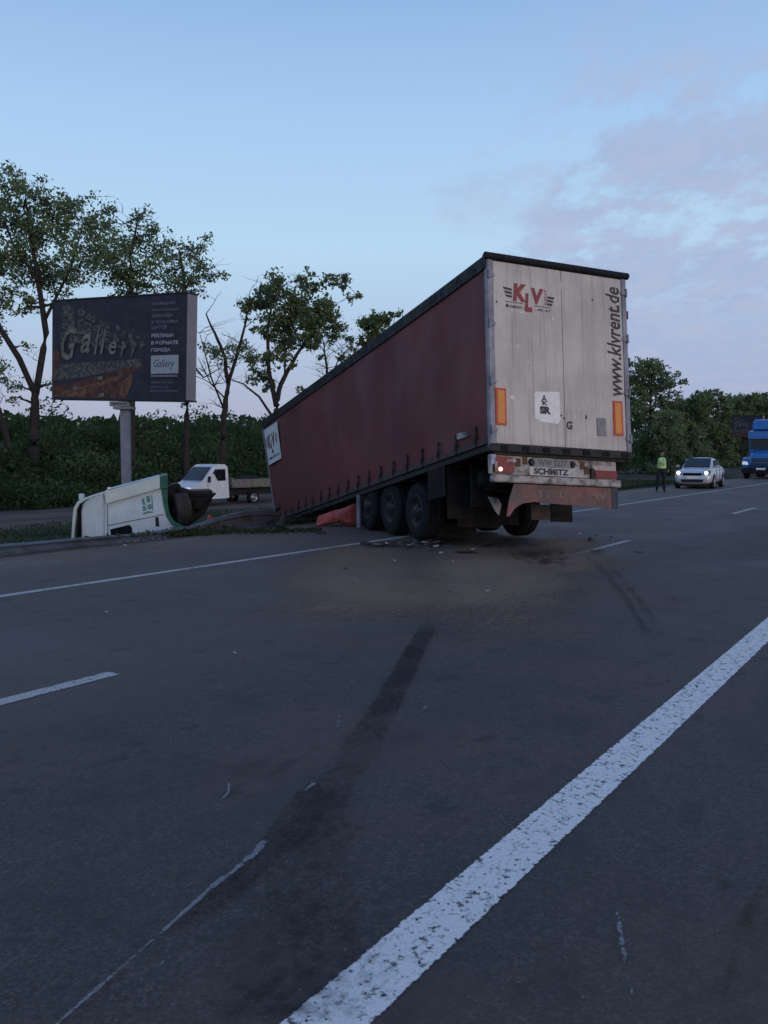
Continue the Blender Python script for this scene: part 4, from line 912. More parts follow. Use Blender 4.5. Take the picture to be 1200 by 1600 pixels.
# ------------------------------------------------------------------ billboards
M['navy'] = pm('billboard_navy', (.024, .024, .042), .7, scale=1.5, color2=(.018, .018, .03))
M['bside'] = pm('billboard_side', (.21, .205, .23), .6, scale=1.5, color2=(.18, .175, .20))
M['olive'] = pm('chalk_olive', (.10, .105, .095), .8, scale=9, color2=(.040, .043, .047), contrast=(.42, .56))
M['chalk'] = pm('chalk_pale', (.175, .195, .17), .8, scale=8, color2=(.085, .095, .083))
M['brown'] = pm('street_brown', (.11, .042, .028), .8, scale=5, color2=(.04, .024, .024), contrast=(.4, .6))
M['tan'] = pm('street_tan', (.17, .09, .05), .8, scale=5, color2=(.08, .04, .03), contrast=(.4, .6))
M['adtext'] = pm('ad_text', (.17, .18, .24), .7, scale=20)
M['adbold'] = pm('ad_text_bold', (.30, .32, .38), .7, scale=20)
M['adbox'] = pm('ad_box', (.33, .37, .42), .7, scale=20)
def billboard(label, A, B, h, thick, post_at, post_h, group=None, full=True):
    """A,B bottom corners (A left, B right) of the front face"""
    A = Vector(A); B = Vector(B); W_ = (B - A).length; X = (B - A).normalized(); Yv = Vector((0, 0, 1)).cross(X).normalized(); Zv = X.cross(Yv)
    Mx = Matrix((( X.x, Yv.x, Zv.x, A.x), (X.y, Yv.y, Zv.y, A.y), (X.z, Yv.z, Zv.z, A.z), (0, 0, 0, 1)))
    b = empty('billboard', label, 'billboard', group=group); b.matrix_world = Mx
    mb = MB(); mb.box((0, 0.02, 0), (W_, thick, h)); mb.build('box', M['bside'], b)
    mb = MB(); mb.box((0.0, -.02, .0), (W_, .0, h)); pn = mb.build('ad_panel', M['navy'], b)
    k = W_ / 880.0; kz = h / 690.0
    def q(u, v): # zoom coords (left 95, top by slant) -> local
        return ((u - 95) / 880 * W_, h - (v - (195 - 70 * (u - 95) / 880)) / (625 + 78 * (u - 95) / 880) * h)
    lay = [-.024]
    def poly(pts, mat, nm):
        lay[0] -= .0004; mb = MB(); mb.prism([q(*p) for p in pts], (lay[0], -.0205), 'y'); return mb.build(nm, mat, pn)
    def txt(s_, u0, v0, u1, v1, mat, bold=.02, shear=0):
        lay[0] -= .0004; a_ = q(u0, v1); b_ = q(u1, v0)
        v_, f_ = text_poly(s_, (min(a_[0], b_[0]), min(a_[1], b_[1]), max(a_[0], b_[0]), max(a_[1], b_[1])), bold, shear, res=2)
        return flat_mesh('lettering', [(v.x, lay[0], v.z) for v in v_], [f[::-1] for f in f_], mat, pn)
    # brown street below
    poly([(100, 800), (100, 745), (250, 720), (400, 680), (560, 630), (705, 590), (712, 610), (650, 650), (600, 820), (300, 818)], M['brown'], 'picture_shape')
    poly([(100, 810), (200, 770), (330, 740), (460, 700), (600, 660), (560, 700), (430, 740), (320, 800), (200, 815)], M['tan'], 'picture_shape')
    poly([(560, 800), (590, 700), (640, 655), (650, 690), (610, 800)], M['tan'], 'picture_shape')
    poly([(330, 800), (420, 760), (540, 720), (560, 750), (540, 805)], M['brown'], 'picture_shape')
    poly([(100, 500), (140, 520), (180, 620), (150, 700), (102, 720)], M['brown'], 'picture_shape')
    # receding stacked blocks
    poly([(120, 640), (160, 600), (700, 560), (712, 605), (560, 630), (330, 680), (180, 700), (108, 700)], M['olive'], 'picture_shape')
    rr_ = random.Random(5)
    for row in range(4):
        for i in range(11):
            u = 160 + i * 52; s_ = 1 - i * .05; v = 222 + i * 19 + row * 62 * s_; wq = 60 * s_; hq = 50 * s_
            if row == 3 and i > 7: continue
            jx = rr_.uniform(-14, 14); v += rr_.uniform(-10, 10); u += jx; wq *= rr_.uniform(.75, 1.25); hq *= rr_.uniform(.6, 1.1)
            poly([(u, v + rr_.uniform(-6, 10)), (u + wq * rr_.uniform(.3, .6), v - 14 * s_), (u + wq, v + rr_.uniform(-2, 14)), (u + wq * rr_.uniform(.8, 1.1), v + hq), (u + wq * rr_.uniform(.3, .6), v + hq * rr_.uniform(.8, 1.2)), (u + 4, v + hq * .8)], M['olive'], 'picture_shape')
            if full and rr_.random() < .75: poly([(u + wq * .25, v + hq * .25), (u + wq * .65, v + hq * .12), (u + wq * .75, v + hq * .4), (u + wq * .4, v + hq * .6)], M['navy'], 'picture_shape')
    for (x0, y0) in ((250, 745), (420, 680), (430, 790)):
        poly([(x0, y0), (x0 + 28, y0 - 6), (x0 + 30, y0 + 20), (x0 + 5, y0 + 24)], M['chalk'], 'picture_shape')
    for ch, u0, v0, u1, v1 in (('G', 165, 355, 275, 575), ('a', 300, 400, 372, 528), ('l', 395, 372, 432, 535), ('l', 436, 365, 478, 530), ('e', 496, 440, 545, 535), ('r', 570, 470, 612, 545), ('y', 635, 480, 668, 545)):
        txt(ch, u0, v0, u1, v1, M['chalk'], .015, .35)
    lines = [('РАЗМЕЩЕНИЕ', 770, 182, 912, 212, 0), ('КОНСТРУКЦИЙ', 770, 222, 934, 250, 0), ('АРЕНДА', 770, 262, 898, 292, 0), ('И УСТАНОВКА', 770, 300, 930, 330, 0), ('ЩИТОВ', 770, 338, 864, 368, 0),
             ('РЕКЛАМА', 768, 388, 908, 420, 1), ('В ФОРМАТЕ', 768, 434, 934, 468, 1), ('ГОРОДА', 768, 484, 888, 516, 1)]
    for s_, u0, v0, u1, v1, bo in lines: txt(s_, u0, v0, u1, v1, M['adbold'] if bo else M['adtext'], .05 if bo else .015)
    poly([(768, 538), (932, 530), (932, 652), (768, 658)], M['adbox'], 'picture_shape'); txt('Gallery', 785, 560, 912, 630, M['navy'], .0, .3)
    poly([(768, 665), (925, 662), (925, 676), (768, 678)], M['adtext'], 'picture_shape')
    for s_, u0, v0, u1, v1 in (('(0800) 500 210', 768, 706, 908, 724), ('gallery.ua', 768, 736, 880, 752), ('наружная реклама', 768, 762, 934, 780)): txt(s_, u0, v0, u1, v1, M['adtext'], .0)
    # frame lip
    mb = MB(); mb.box((-.03, -.05, h - .0), (W_ + .03, thick + .02, h + .04)); mb.box((-.03, -.05, -.05), (W_ + .03, thick + .02, 0)); mb.build('frame_lip', M['black'], b)
    px_, base_z = post_at
    inv = Mx.inverted(); pc = Mx @ Vector((px_, thick * .5, 0))
    mb = MB(); Pz = pc.z
    mb.box((pc.x - .135, pc.y - .11, base_z), (pc.x + .135, pc.y + .11, Pz - .06)); mb.v = [tuple(inv @ Vector(v)) for v in mb.v]; mb.build('post', M['metal'], b)
    mb = MB(); mb.box((pc.x - .4, pc.y - .32, Pz - .23), (pc.x + .22, pc.y - .17, Pz - .08)); mb.box((pc.x - .3, pc.y - .3, Pz - .32), (pc.x + .3, pc.y + .16, Pz - .24)); mb.v = [tuple(inv @ Vector(v)) for v in mb.v]
    nb = mb.build('name_box', M['bside'], b)
    v_, f_ = text_poly('Gallery', (pc.x - .33, Pz - .205, pc.x + .14, Pz - .105), .02); flat_mesh('lettering', [tuple(inv @ Vector((v.x, pc.y - .324, v.z))) for v in v_], [f[::-1] for f in f_], M['navy'], nb)
    return b
Abl = atY(82, 622, 29.8); Bbl = atY(290, 625, 27.0)
billboard('big dark advertising board with chalk style lettering on a grey steel post', Abl, Bbl, 3.18, .46, ((190 - 82) / 208 * 5.9 , -1.1), 3)
A2 = atY(1142, 682, 106); B2 = atY(1190, 683, 103)
billboard('small distant advertising board half hidden by the blue lorry', A2, B2, 2.45, .4, (3.0, -.5), 3, full=False)

# ------------------------------------------------------------------ silver saloon with its headlights on
def ring(y, hw, z0, z1, n=20, e=4.0, top=None):
    out_ = []
    for k in range(n):
        a = 2 * math.pi * (k + .5) / n; c_, s_ = math.cos(a), math.sin(a)
        x = hw * math.copysign(abs(c_) ** (2 / e), c_); z = (z0 + z1) / 2 + (z1 - z0) / 2 * math.copysign(abs(s_) ** (2 / e), s_)
        out_.append(Vector((x * (1 - .06 * max(0, (z - .6))), y, z)))
    return out_
def saloon():
    g = unproj(1094, 761.5, 0); T_ = empty('silver_saloon', 'silver saloon car facing us on the far shoulder with both headlights lit', 'car', tuple(g)); hd = RS * -1
    T_.rotation_euler = (0, 0, math.atan2(hd.x, -hd.y) + R_(4))
    L = [(-2.18, .62, .30, .56), (-2.14, .74, .24, .70), (-2.0, .82, .20, .80), (-1.7, .85, .20, .88), (-1.2, .855, .20, .96), (-.8, .855, .20, 1.0), (.2, .86, .20, 1.02), (1.2, .855, .20, 1.05), (1.8, .84, .22, 1.06), (2.05, .80, .28, 1.03), (2.16, .70, .36, .95)]
    mb = MB(); mb.loft([ring(y, hw, a, b) for y, hw, a, b in L]); mb.build('body', M['silver'], T_, True)
    G_ = [(-1.10, .70, .90, .98), (-.75, .70, .90, 1.18), (-.35, .67, .90, 1.38), (0.05, .65, .90, 1.45), (.6, .645, .90, 1.455), (1.05, .65, .90, 1.40), (1.5, .66, .90, 1.22), (1.85, .66, .90, 1.05)]
    mb = MB(); mb.loft([ring(y, hw, a, b, e=3.2) for y, hw, a, b in G_]); mb.build('roof', M['silver'], T_, True)
    mb = MB(); a_ = [(-.60, -1.11, 1.015), (.60, -1.11, 1.015), (.53, -.32, 1.41), (-.53, -.32, 1.41)]
    mb.add([(x, y - .02, z + .012) for x, y, z in a_] + [(x, y + .03, z - .03) for x, y, z in a_], [(0, 1, 2, 3), (4, 7, 6, 5), (0, 4, 5, 1), (3, 2, 6, 7), (0, 3, 7, 4), (1, 5, 6, 2)]); mb.build('windscreen', M['glass'], T_)
    for sx in (-1, 1):
        x = sx * .665
        mb = MB(); mb.prism([(-.72, 1.05), (-.28, 1.32), (.20, 1.37), (.20, 1.05)], (min(x - .03 * sx, x + .012 * sx), max(x - .03 * sx, x + .012 * sx)), 'x'); mb.build('side_window', M['glass'], T_)
        mb = MB(); mb.prism([(.26, 1.05), (.26, 1.37), (.85, 1.33), (1.35, 1.12), (1.3, 1.06)], (min(x - .03 * sx, x + .012 * sx), max(x - .03 * sx, x + .012 * sx)), 'x'); mb.build('side_window', M['glass'], T_)
        mb = MB(); mb.prism([(.50 * sx, .66), (.78 * sx, .70), (.80 * sx, .86), (.62 * sx, .84), (.48 * sx, .74)], (-2.20, -2.02), 'y'); hl = mb.build('headlight', M['chrome'], T_, bevel=.02)
        mb = MB(); mb.lathe([(-.03, 0), (-.022, .05), (0, .078), (.03, .078)], 16, Matrix.Translation((sx * .62, -2.205, .745)) @ Matrix.Rotation(math.pi / 2, 4, 'Z')); mb.build('bulb', pm('headlight_lit', (1, 1, 1), .3, emit=(1, .95, .97), estr=4.5), hl, True)
        mb = MB(); mb.lathe([(-.02, 0), (-.015, .05), (0, .065), (.03, .065)], 14, Matrix.Translation((sx * .62, -2.13, .40)) @ Matrix.Rotation(math.pi / 2, 4, 'Z')); mb.build('fog_lamp', M['black'], T_, True)
        mb = MB(); mb.box((sx * .92 - .09, -.78, .98), (sx * .92 + .09, -.68, 1.10)); mb.build('mirror', M['silver'], T_, bevel=.03)
        for y in (-1.42, 1.25):
            arch = [(y + .37 * math.cos(a), .32 + .37 * math.sin(a)) for a in [i * math.pi / 10 for i in range(-2, 13)]]
            mb = MB(); mb.prism(arch, (min(sx * .6, sx * .868), max(sx * .6, sx * .868)), 'x'); mb.build('wheel_arch', M['black'], T_)
        for y in (.22, -.72, 1.15):
            mb = MB(); mb.box((min(sx * .84, sx * .862), y - .006, .34), (max(sx * .84, sx * .862), y + .006, 1.0)); mb.build('door_seam', M['seam'], T_)
    mb = MB(); mb.box((-.42, -2.20, .62), (.42, -2.10, .74)); mb.build('grille', M['glass'], T_, bevel=.02)
    mb = MB(); mb.prism([(-.45, .30), (.45, .30), (.52, .44), (-.52, .44)], (-2.215, -2.1), 'y'); mb.build('lower_grille', M['black'], T_, bevel=.015)
    mb = MB(); mb.box((-.26, -2.225, .47), (.26, -2.205, .58)); mb.build('number_plate', M['sticker'], T_)
    mb = MB(); mb.box((-.7, -2.0, .12), (.7, 1.95, .22)); mb.build('underbody', M['black'], T_)
    wh = None
    for sx in (-1, 1):
        for y in (-1.42, 1.25):
            Mw = Matrix.Translation((sx * .775, y, .315)) @ (Matrix.Rotation(math.pi, 4, 'Z') if sx > 0 else Matrix.Identity(4))
            if wh is None: wh = add_wheel(T_, Mw, .315, .2, .21, rim=M['chrome'])
            else: cw = copy_part(wh, T_); cw.matrix_local = Mw
saloon()

# ------------------------------------------------------------------ blue bonneted lorry
def blue_lorry():
    g = unproj(1189, 748.5, 0); T_ = empty('blue_lorry', 'tall blue bonneted lorry at the right edge behind the silver car', 'lorry', tuple(g)); hd = RS * -1
    T_.rotation_euler = (0, 0, math.atan2(hd.x, -hd.y))
    B_ = M['blue']
    mb = MB(); mb.prism([(1.45, .9), (1.45, 2.75), (1.75, 3.15), (2.1, 3.2), (4.2, 3.2), (4.2, .9)], (-1.10, 1.10), 'x'); mb.build('cab', B_, T_, bevel=.06)
    mb = MB(); mb.prism([(1.65, 3.21), (2.05, 3.85), (2.4, 3.95), (4.2, 3.95), (4.2, 3.21)], (-.98, .98), 'x'); mb.build('roof_fairing', B_, T_, bevel=.10)
    mb = MB(); mb.prism([(1.28, 2.62), (1.40, 3.12), (1.70, 3.16), (1.60, 2.70)], (-1.12, 1.12), 'x'); mb.build('sun_visor', B_, T_, bevel=.03)
    mb = MB(); mb.prism([(1.38, 1.98), (1.42, 2.6), (1.5, 2.6), (1.5, 1.98)], (-.98, .98), 'x'); mb.build('windscreen', M['glass'], T_)
    rings = []
    for y, hw, zt in ((-.02, .78, 1.38), (.10, .86, 1.55), (.55, .90, 1.72), (1.0, .96, 1.85), (1.44, 1.0, 1.95)):
        rings.append(ring(y, hw, .62, zt, 20, 4.5))
    mb = MB(); mb.loft(rings); mb.build('bonnet', B_, T_, True)
    mb = MB(); mb.box((-.58, -.10, .82), (.58, -.021, 1.34)); gr_ = mb.build('grille', M['black'], T_, bevel=.02)
    for k in range(5):
        mb = MB(); mb.box((-.55, -.118, .88 + k * .095), (.55, -.101, .91 + k * .095)); mb.build('grille_bar', M['chrome'] if k == 2 else M['blue'], gr_)
    for sx in (-1, 1):
        pr = [(.0, .72), (-.02, 1.05), (.15, 1.30), (.6, 1.42), (1.2, 1.40), (1.5, 1.2), (1.5, .9), (1.25, .72), (1.2, .95), (.95, 1.1), (.65, 1.1), (.42, .95), (.38, .72)]
        mb = MB(); mb.prism(pr, (min(sx * .80, sx * 1.22), max(sx * .80, sx * 1.22)), 'x'); mb.build('fender', B_, T_, bevel=.03)
        mb = MB(); mb.prism([(.80 * sx, .92), (1.18 * sx, .94), (1.16 * sx, 1.14), (.86 * sx, 1.12)], (-.06, .06), 'y'); mb.build('headlight', M['lamp_dim'], T_, bevel=.02)
        mb = MB(); mb.box((sx * 1.42 - .10, 1.05, 1.85), (sx * 1.42 + .10, 1.13, 2.45)); mb.tube([(sx * 1.1, 1.5, 2.4), (sx * 1.4, 1.1, 2.4)], .02, 6); mb.tube([(sx * 1.1, 1.5, 1.95), (sx * 1.4, 1.1, 1.95)], .02, 6); mb.build('mirror', M['black'], T_)
        mb = MB(); mb.prism([(1.62, 1.85), (1.70, 2.5), (2.25, 2.5), (2.25, 1.8)], (min(sx * 1.09, sx * 1.112), max(sx * 1.09, sx * 1.112)), 'x'); mb.build('side_window', M['glass'], T_)
        mb = MB(); mb.tube([(sx * .9, 1.9, .62), (sx * .9, 3.2, .62)], .30, 16); mb.build('fuel_tank', M['chrome'], T_, True)
    mb = MB(); mb.box((-1.18, -.16, .34), (1.18, .06, .72)); mb.build('bumper', M['dark'], T_, bevel=.04)
    mb = MB(); mb.box((-.28, -.18, .60), (.28, -.162, .72)); mb.build('number_plate', M['sticker'], T_)
    mb = MB(); mb.box((-.5, .2, .5), (.5, 7.0, .9)); mb.build('chassis', M['black'], T_)
    wh = None
    for sx in (-1, 1):
        for y in (.80, 5.0, 6.3):
            Mw = Matrix.Translation((sx * 1.02, y, .5)) @ (Matrix.Rotation(math.pi, 4, 'Z') if sx > 0 else Matrix.Identity(4))
            if wh is None: wh = add_wheel(T_, Mw, .5, .3, .29)
            else: cw = copy_part(wh, T_); cw.matrix_local = Mw
    tr = MB(); tr.box((-1.25, 4.6, 1.05), (1.25, 17.5, 3.9)); t2 = tr.build('cargo_box', pm('dark_cargo_box', (.05, .06, .09), .6, scale=1), T_, bevel=.05)
blue_lorry()

# ------------------------------------------------------------------ traffic officer
def officer():
    g = unproj(1033, 768, 0); T_ = empty('person', 'person in dark uniform and lime reflective vest standing on the far shoulder', 'person', tuple(g), R_(-12))
    J = dict(pel=(0, 0, .95), wai=(0, .0, 1.10), che=(0, .0, 1.32), nb=(0, .0, 1.47), nk=(0, -.01, 1.53), hd0=(0, -.02, 1.60), hd1=(0, -.03, 1.69), hd2=(0, -.02, 1.755),
             hipL=(-.10, 0, .90), knL=(-.15, -.03, .50), anL=(-.175, .02, .10), hlL=(-.18, .04, .05), toL=(-.20, -.16, .04), hipR=(.10, 0, .90), knR=(.11, -.04, .50), anR=(.125, .02, .10), hlR=(.13, .04, .05), toR=(.16, -.16, .04),
             shL=(-.19, 0, 1.43), elL=(-.36, .03, 1.20), wrL=(-.24, -.16, 1.08), haL=(-.20, -.20, 1.07), shR=(.19, 0, 1.43), elR=(.27, .03, 1.15), wrR=(.26, -.12, .93), haR=(.255, -.15, .87))
    rad = dict(pel=.155, wai=.14, che=.165, nb=.10, nk=.058, hd0=.075, hd1=.092, hd2=.07, hipL=.125, knL=.09, anL=.066, hlL=.05, toL=.04, hipR=.125, knR=.09, anR=.066, hlR=.05, toR=.04, shL=.085, elL=.062, wrL=.034, haL=.038, shR=.085, elR=.062, wrR=.034, haR=.038)
    E_ = [('pel', 'wai'), ('wai', 'che'), ('che', 'nb'), ('nb', 'nk'), ('nk', 'hd0'), ('hd0', 'hd1'), ('hd1', 'hd2')]
    for s_ in 'LR': E_ += [('pel', 'hip' + s_), ('hip' + s_, 'kn' + s_), ('kn' + s_, 'an' + s_), ('an' + s_, 'hl' + s_), ('hl' + s_, 'to' + s_), ('che', 'sh' + s_), ('sh' + s_, 'el' + s_), ('el' + s_, 'wr' + s_), ('wr' + s_, 'ha' + s_)]
    for s_, dv_, sp_ in (('L', Vector((.6, -.5, -.1)), Vector((0, .1, .9))), ('R', Vector((-.05, -.35, -.9)), Vector((.1, .9, -.1)))):
        h0 = Vector(J['ha' + s_])
        for k, (ln, of) in enumerate(((.055, -.027), (.068, -.009), (.064, .009), (.05, .027))):
            a_ = h0 + sp_ * of + dv_.normalized() * .03; b_ = a_ + dv_.normalized() * ln * .6; c_ = b_ + (dv_.normalized() * .7 + Vector((-.3, .3, 0) if s_ == 'R' else (.1, .4, -.2))).normalized() * ln * .5
            J[f'f{s_}{k}a'], J[f'f{s_}{k}b'], J[f'f{s_}{k}c'] = a_, b_, c_
            for q_ in 'abc': rad[f'f{s_}{k}{q_}'] = .0085
            E_ += [('ha' + s_, f'f{s_}{k}a'), (f'f{s_}{k}a', f'f{s_}{k}b'), (f'f{s_}{k}b', f'f{s_}{k}c')]
        J['t' + s_] = h0 + sp_ * .05 + dv_.normalized() * .035; rad['t' + s_] = .01; E_.append(('ha' + s_, 't' + s_))
    names = list(J); me = bpy.data.meshes.new('body'); me.from_pydata([tuple(J[k]) for k in names], [(names.index(a), names.index(b)) for a, b in E_], [])
    o = bpy.data.objects.new('body', me); COL.objects.link(o)
    md = o.modifiers.new('s', 'SKIN'); sv = me.skin_vertices[0].data
    for i, k in enumerate(names): sv[i].radius = (rad[k] * (1.12 if k in ('che', 'wai', 'pel') else 1), rad[k] * (.78 if k in ('che', 'wai', 'pel') else 1)); sv[i].use_root = (k == 'pel')
    s2 = o.modifiers.new('d', 'SUBSURF'); s2.levels = 2; s2.render_levels = 2
    dg = bpy.context.evaluated_depsgraph_get(); me2 = bpy.data.meshes.new_from_object(o.evaluated_get(dg)); o.modifiers.clear(); o.data = me2; o.name = 'body'; bpy.data.meshes.remove(me); me2.name = 'body'
    uni = pm('dark_uniform', (.012, .014, .022), .85, scale=8); skin = pm('skin', (.33, .20, .15), .6, scale=20); boot = pm('boots', (.01, .01, .01), .4)
    me2.materials.clear(); [me2.materials.append(m_) for m_ in (uni, skin, boot)]
    for p_ in me2.polygons:
        c_ = p_.center; p_.use_smooth = True
        d1 = min((c_ - Vector(J['haL'])).length, (c_ - Vector(J['haR'])).length)
        p_.material_index = 1 if (c_.z > 1.535 or d1 < .075 or (c_.z < 1.2 and (c_.x < -.1) and c_.y < -.19 and c_.z > .9)) else (2 if c_.z < .12 else 0)
    o.parent = T_
    lime = pm('lime_vest', (.46, .80, .17), .6, scale=9, color2=(.26, .50, .09)); refl = pm('reflective_band', (.62, .74, .58), .4, scale=20)
    def shell(zs, hw_, dp, n=20, gap=None):
        mb = MB(); rg = []
        for z, a_, b_ in zip(zs, hw_, dp): rg.append([Vector((a_ * math.cos(k * 2 * math.pi / n), b_ * math.sin(k * 2 * math.pi / n), z)) for k in range(n)])
        mb.loft(rg, cap=False); return mb
    v_ = shell([1.00, 1.10, 1.20, 1.32, 1.42, 1.475], [.195, .185, .19, .205, .19, .12], [.165, .155, .155, .165, .145, .10]).build('vest', lime, T_, True)
    shell([1.035, 1.04, 1.09, 1.095], [.185, .196, .193, .18], [.155, .167, .163, .15]).build('reflective_band', refl, v_, True)
    for sx in (-1, 1):
        mb = MB(); mb.tube([(sx * .08, -.168, 1.10), (sx * .085, -.176, 1.28), (sx * .09, -.150, 1.42)], .022, 6); mb.build('reflective_band', refl, v_, True)
    mb = MB(); mb.tube([(0, -.178, 1.20), (0, -.182, 1.36)], .055, 6); mb.build('reflective_band', refl, v_, True)
    mb = MB(); rg = []
    for z, r_ in ((1.70, .098), (1.73, .104), (1.775, .118), (1.795, .105), (1.80, .03)): rg.append([Vector((r_ * math.cos(k * math.pi / 8), -.02 + r_ * 1.08 * math.sin(k * math.pi / 8), z)) for k in range(16)])
    mb.loft(rg); mb.prism([(-.07, -.11), (.07, -.11), (.05, -.165), (-.05, -.165)], (1.698, 1.71), 'z'); mb.build('cap', uni, T_, True)
    mb = MB(); mb.tube([(0, -.115, 1.66), (0, -.135, 1.635), (0, -.118, 1.625)], [.008, .013, .01], 6); mb.build('nose', skin, T_, True)
    for sx in (-1, 1):
        mb = MB(); mb.tube([(sx * .032, -.108, 1.668), (sx * .032, -.116, 1.668)], .009, 6); mb.build('eye', M['black'], T_, True)
        mb = MB(); mb.tube([(sx * .092, -.02, 1.62), (sx * .100, -.01, 1.67)], .014, 6); mb.build('ear', skin, T_, True)
    mb = MB(); mb.tube([(-.025, -.112, 1.605), (.025, -.112, 1.605)], .006, 6); mb.build('mouth', pm('lips', (.2, .07, .06), .6), T_, True)
officer()

# ------------------------------------------------------------------ wreckage scattered on the road
M['redtarp'] = pm('faded_red_sheet', (.44, .085, .075), .6, scale=3, color2=(.30, .06, .055), bump=.5, bscale=8)
def crumple(name, label, cat, pts, depth, mat, Yc, amp=.03, n=14, group=None):
    """outline stands on the ground at distance Yc; puffed into a crumpled solid"""
    P_ = [atY(u, v, Yc) for u, v in pts]; o0 = sum(P_, Vector()) / len(P_)
    mb = MB(); N = len(P_); rings = []
    dense = []
    for i in range(N):
        for k in range(3): dense.append(P_[i].lerp(P_[(i + 1) % N], k / 3) - o0)
    for j, (s_, y_) in enumerate(((.15, -.9), (.55, -.75), (.9, -.4), (1.0, 0), (.9, .4), (.5, .8), (.15, .9))):
        rings.append([Vector((q_.x * s_, y_ * depth, q_.z * s_)) + Vector((random.gauss(0, amp), random.gauss(0, amp), random.gauss(0, amp))) * (.4 if j != 3 else .25) for q_ in dense])
    mb.loft(rings); o = mb.build(name, mat, None, False); o.location = o0
    return tag(o, label, cat, group)
crumple('red_sheet', 'torn faded red sheet crumpled under the trailer beside its front wheel', 'torn sheet', [(494, 821), (497, 806), (515, 800), (540, 792), (562, 783), (566, 818), (548, 822), (530, 816), (512, 820)], .22, M['redtarp'], 19.8, .02)
crumple('red_fragment', 'small red plastic fragment by the overturned cab wheel', 'debris', [(321, 815), (326, 804), (330, 806), (335, 814), (330, 817)], .08, M['redtarp'], 21.0, .01)
def shard(name, label, u, v, wpx, hpx, mat, lift=.0):
    g = unproj(u, v, 0); mpp = g.y / F; w_ = wpx * mpp / 2; h_ = max(.012, hpx * mpp * .42); dp_ = w_ * random.uniform(.5, .9)
    k_ = random.randint(5, 7); mb = MB(); base = []
    for i in range(k_):
        a = i * 2 * math.pi / k_ + random.uniform(-.25, .25); r_ = random.uniform(.6, 1.05); base.append((w_ * r_ * math.cos(a), dp_ * r_ * math.sin(a)))
    vs = [Vector((x, y, .0)) for x, y in base] + [Vector((x * random.uniform(.4, .85), y * random.uniform(.4, .85), h_ * random.uniform(.35, 1.1))) for x, y in base]
    mb.add(vs, [tuple(range(k_))[::-1], tuple(range(k_, 2 * k_))] + [(i, (i + 1) % k_, k_ + (i + 1) % k_, k_ + i) for i in range(k_)])
    o = mb.build(name, mat, None); o.location = (g.x, g.y, .018); o.rotation_euler = (0, 0, random.uniform(-.4, .4)); tag(o, label, 'debris', 'crash debris on the road')
wh_ = pm('white_debris', (.36, .36, .38), .5, scale=20, color2=(.18, .18, .18)); dk_ = pm('dark_debris', (.02, .02, .022), .7, scale=20); gy_ = pm('grey_debris', (.12, .115, .12), .7, scale=20, color2=(.04, .04, .04)); rd_ = pm('red_debris', (.09, .035, .035), .6, scale=20)
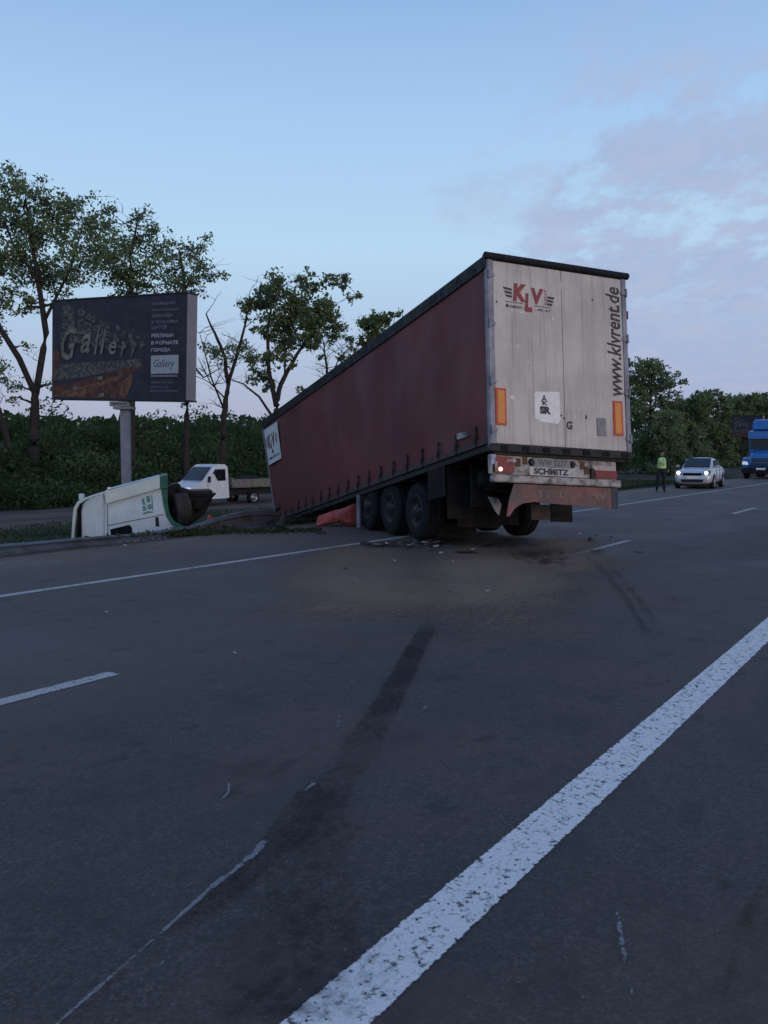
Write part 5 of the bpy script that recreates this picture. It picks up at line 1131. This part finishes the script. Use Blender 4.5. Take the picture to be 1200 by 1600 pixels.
for a in (('plastic_shard', 'bright white shard beside the end of the far edge line', 604, 851, 7, 6, wh_), ('wreck_piece', 'dark flat wreck piece lying over the far edge line', 572, 851, 30, 9, dk_), ('wreck_piece', 'bluish crushed piece just right of the edge line end', 592, 853, 22, 9, gy_),
          ('plastic_shard', 'flat white shard lying alone under the trailer tail', 739, 860, 13, 4, wh_), ('plastic_shard', 'pale curved shard in front of the rear left wheel', 689, 866, 10, 6, wh_), ('plastic_shard', 'small pale crumb left of the debris cluster', 616, 878, 7, 4, wh_),
          ('plastic_shard', 'small pale crumb on the sand below the trailer tail', 708, 879, 6, 4, wh_), ('wreck_piece', 'dark round lump among the debris cluster', 637, 859, 20, 9, dk_), ('wreck_piece', 'reddish crushed piece in the debris cluster', 673, 860, 20, 8, rd_), ('wreck_piece', 'long dark strip beneath the trailer tail', 728, 864, 46, 4, dk_),
          ('wreck_piece', 'grey bent strip near the rear left tyre', 682, 838, 16, 6, gy_), ('plastic_shard', 'pale scrap against the rear left tyre', 641, 838, 12, 4, gy_), ('stone', 'small black stone alone on the sandy asphalt', 540, 891, 9, 6, dk_), ('wreck_piece', 'dark lump on the shoulder left of the trailer wheels', 502, 834, 20, 7, dk_),
          ('plastic_shard', 'white shard beside the black bracket right of the trailer', 906, 836, 10, 4, wh_), ('wreck_piece', 'black upright bracket on the road right of the trailer', 923, 846, 15, 12, dk_), ('wreck_piece', 'dark scrap near the broken lane dash', 932, 838, 8, 4, dk_), ('wreck_piece', 'thin dark scrap right of the black bracket', 955, 841, 10, 4, dk_),
          ('plastic_shard', 'tiny white chip on the open asphalt lane', 367, 1024, 7, 5, wh_), ('plastic_shard', 'tiny pale chip on the road left of the sand', 167, 959, 6, 4, wh_), ('plastic_shard', 'white scrap on the dirt verge below the cab', 195, 854, 9, 5, wh_), ('wreck_piece', 'small red scrap on the dirt verge below the cab', 206, 852, 8, 4, rd_),
          ('stone', 'white pebble just right of the thick white line', 758, 1432, 8, 7, wh_), ('stone', 'dark pebble below the sand patch', 703, 928, 6, 4, dk_), ('stone', 'dark pebble at the lower edge of the sand', 736, 954, 6, 4, dk_), ('stone', 'small grey pebble on the sandy patch', 714, 929, 8, 3, gy_),
          ('stone', 'brownish pebble in the middle of the sand', 758, 912, 8, 4, gy_), ('stone', 'pale pebble right of the sand streak', 762, 926, 8, 3, wh_), ('wreck_piece', 'flat dark chip below the debris cluster', 650, 872, 16, 3, gy_), ('plastic_shard', 'small pale chip under the rear axle', 742, 820, 9, 7, wh_), ('plastic_shard', 'bright torn scrap beside the rear left tyre', 700, 814, 9, 6, wh_)):
    shard(*a)
for k in range(26):
    _m, _n = random.choice(((dk_, 'black'), (dk_, 'black'), (gy_, 'grey'), (gy_, 'grey'), (wh_, 'whitish')))
    u = random.gauss(655, 42); v = 846 + abs(random.gauss(0, 9)); shard('wreck_piece', f'small {_n} crushed fragment in the debris cluster below the left trailer wheels', u, v, random.uniform(5, 13), random.uniform(3, 6), _m)
    bpy.context.scene.collection.objects[-1]['group'] = f'small {_n} fragments below the left trailer wheels'
# scattered tiny grit
mb = MB(); 
for i in range(420):
    u = random.gauss(680, 190); v = 870 + abs(random.gauss(0, 55)); g = unproj(u, max(835, v), 0)
    s_ = random.uniform(.003, .012); z0 = .012
    mb.add([(g.x - s_, g.y, z0), (g.x + s_ * .3, g.y - s_, z0), (g.x + s_, g.y + s_ * .4, z0), (g.x, g.y, z0 + s_ * 1.3)], [(0, 1, 3), (1, 2, 3), (2, 0, 3)])
for i in range(700):
    u = random.uniform(0, 1200); v = random.uniform(900, 1600); g = unproj(u, v, 0)
    s_ = random.uniform(.002, .006) * (1 if v > 1100 else 1.6); z0 = .004
    mb.add([(g.x - s_, g.y, z0), (g.x + s_ * .3, g.y - s_, z0), (g.x + s_, g.y + s_ * .4, z0), (g.x, g.y, z0 + s_ * 1.3)], [(0, 1, 3), (1, 2, 3), (2, 0, 3)])
tag(mb.build('grit', pm('grit', (.12, .11, .10), .9, scale=3, color2=(.05, .045, .04), coord='Object'), None), 'fine grit and crumbs scattered over the asphalt', 'grit', kind='stuff')
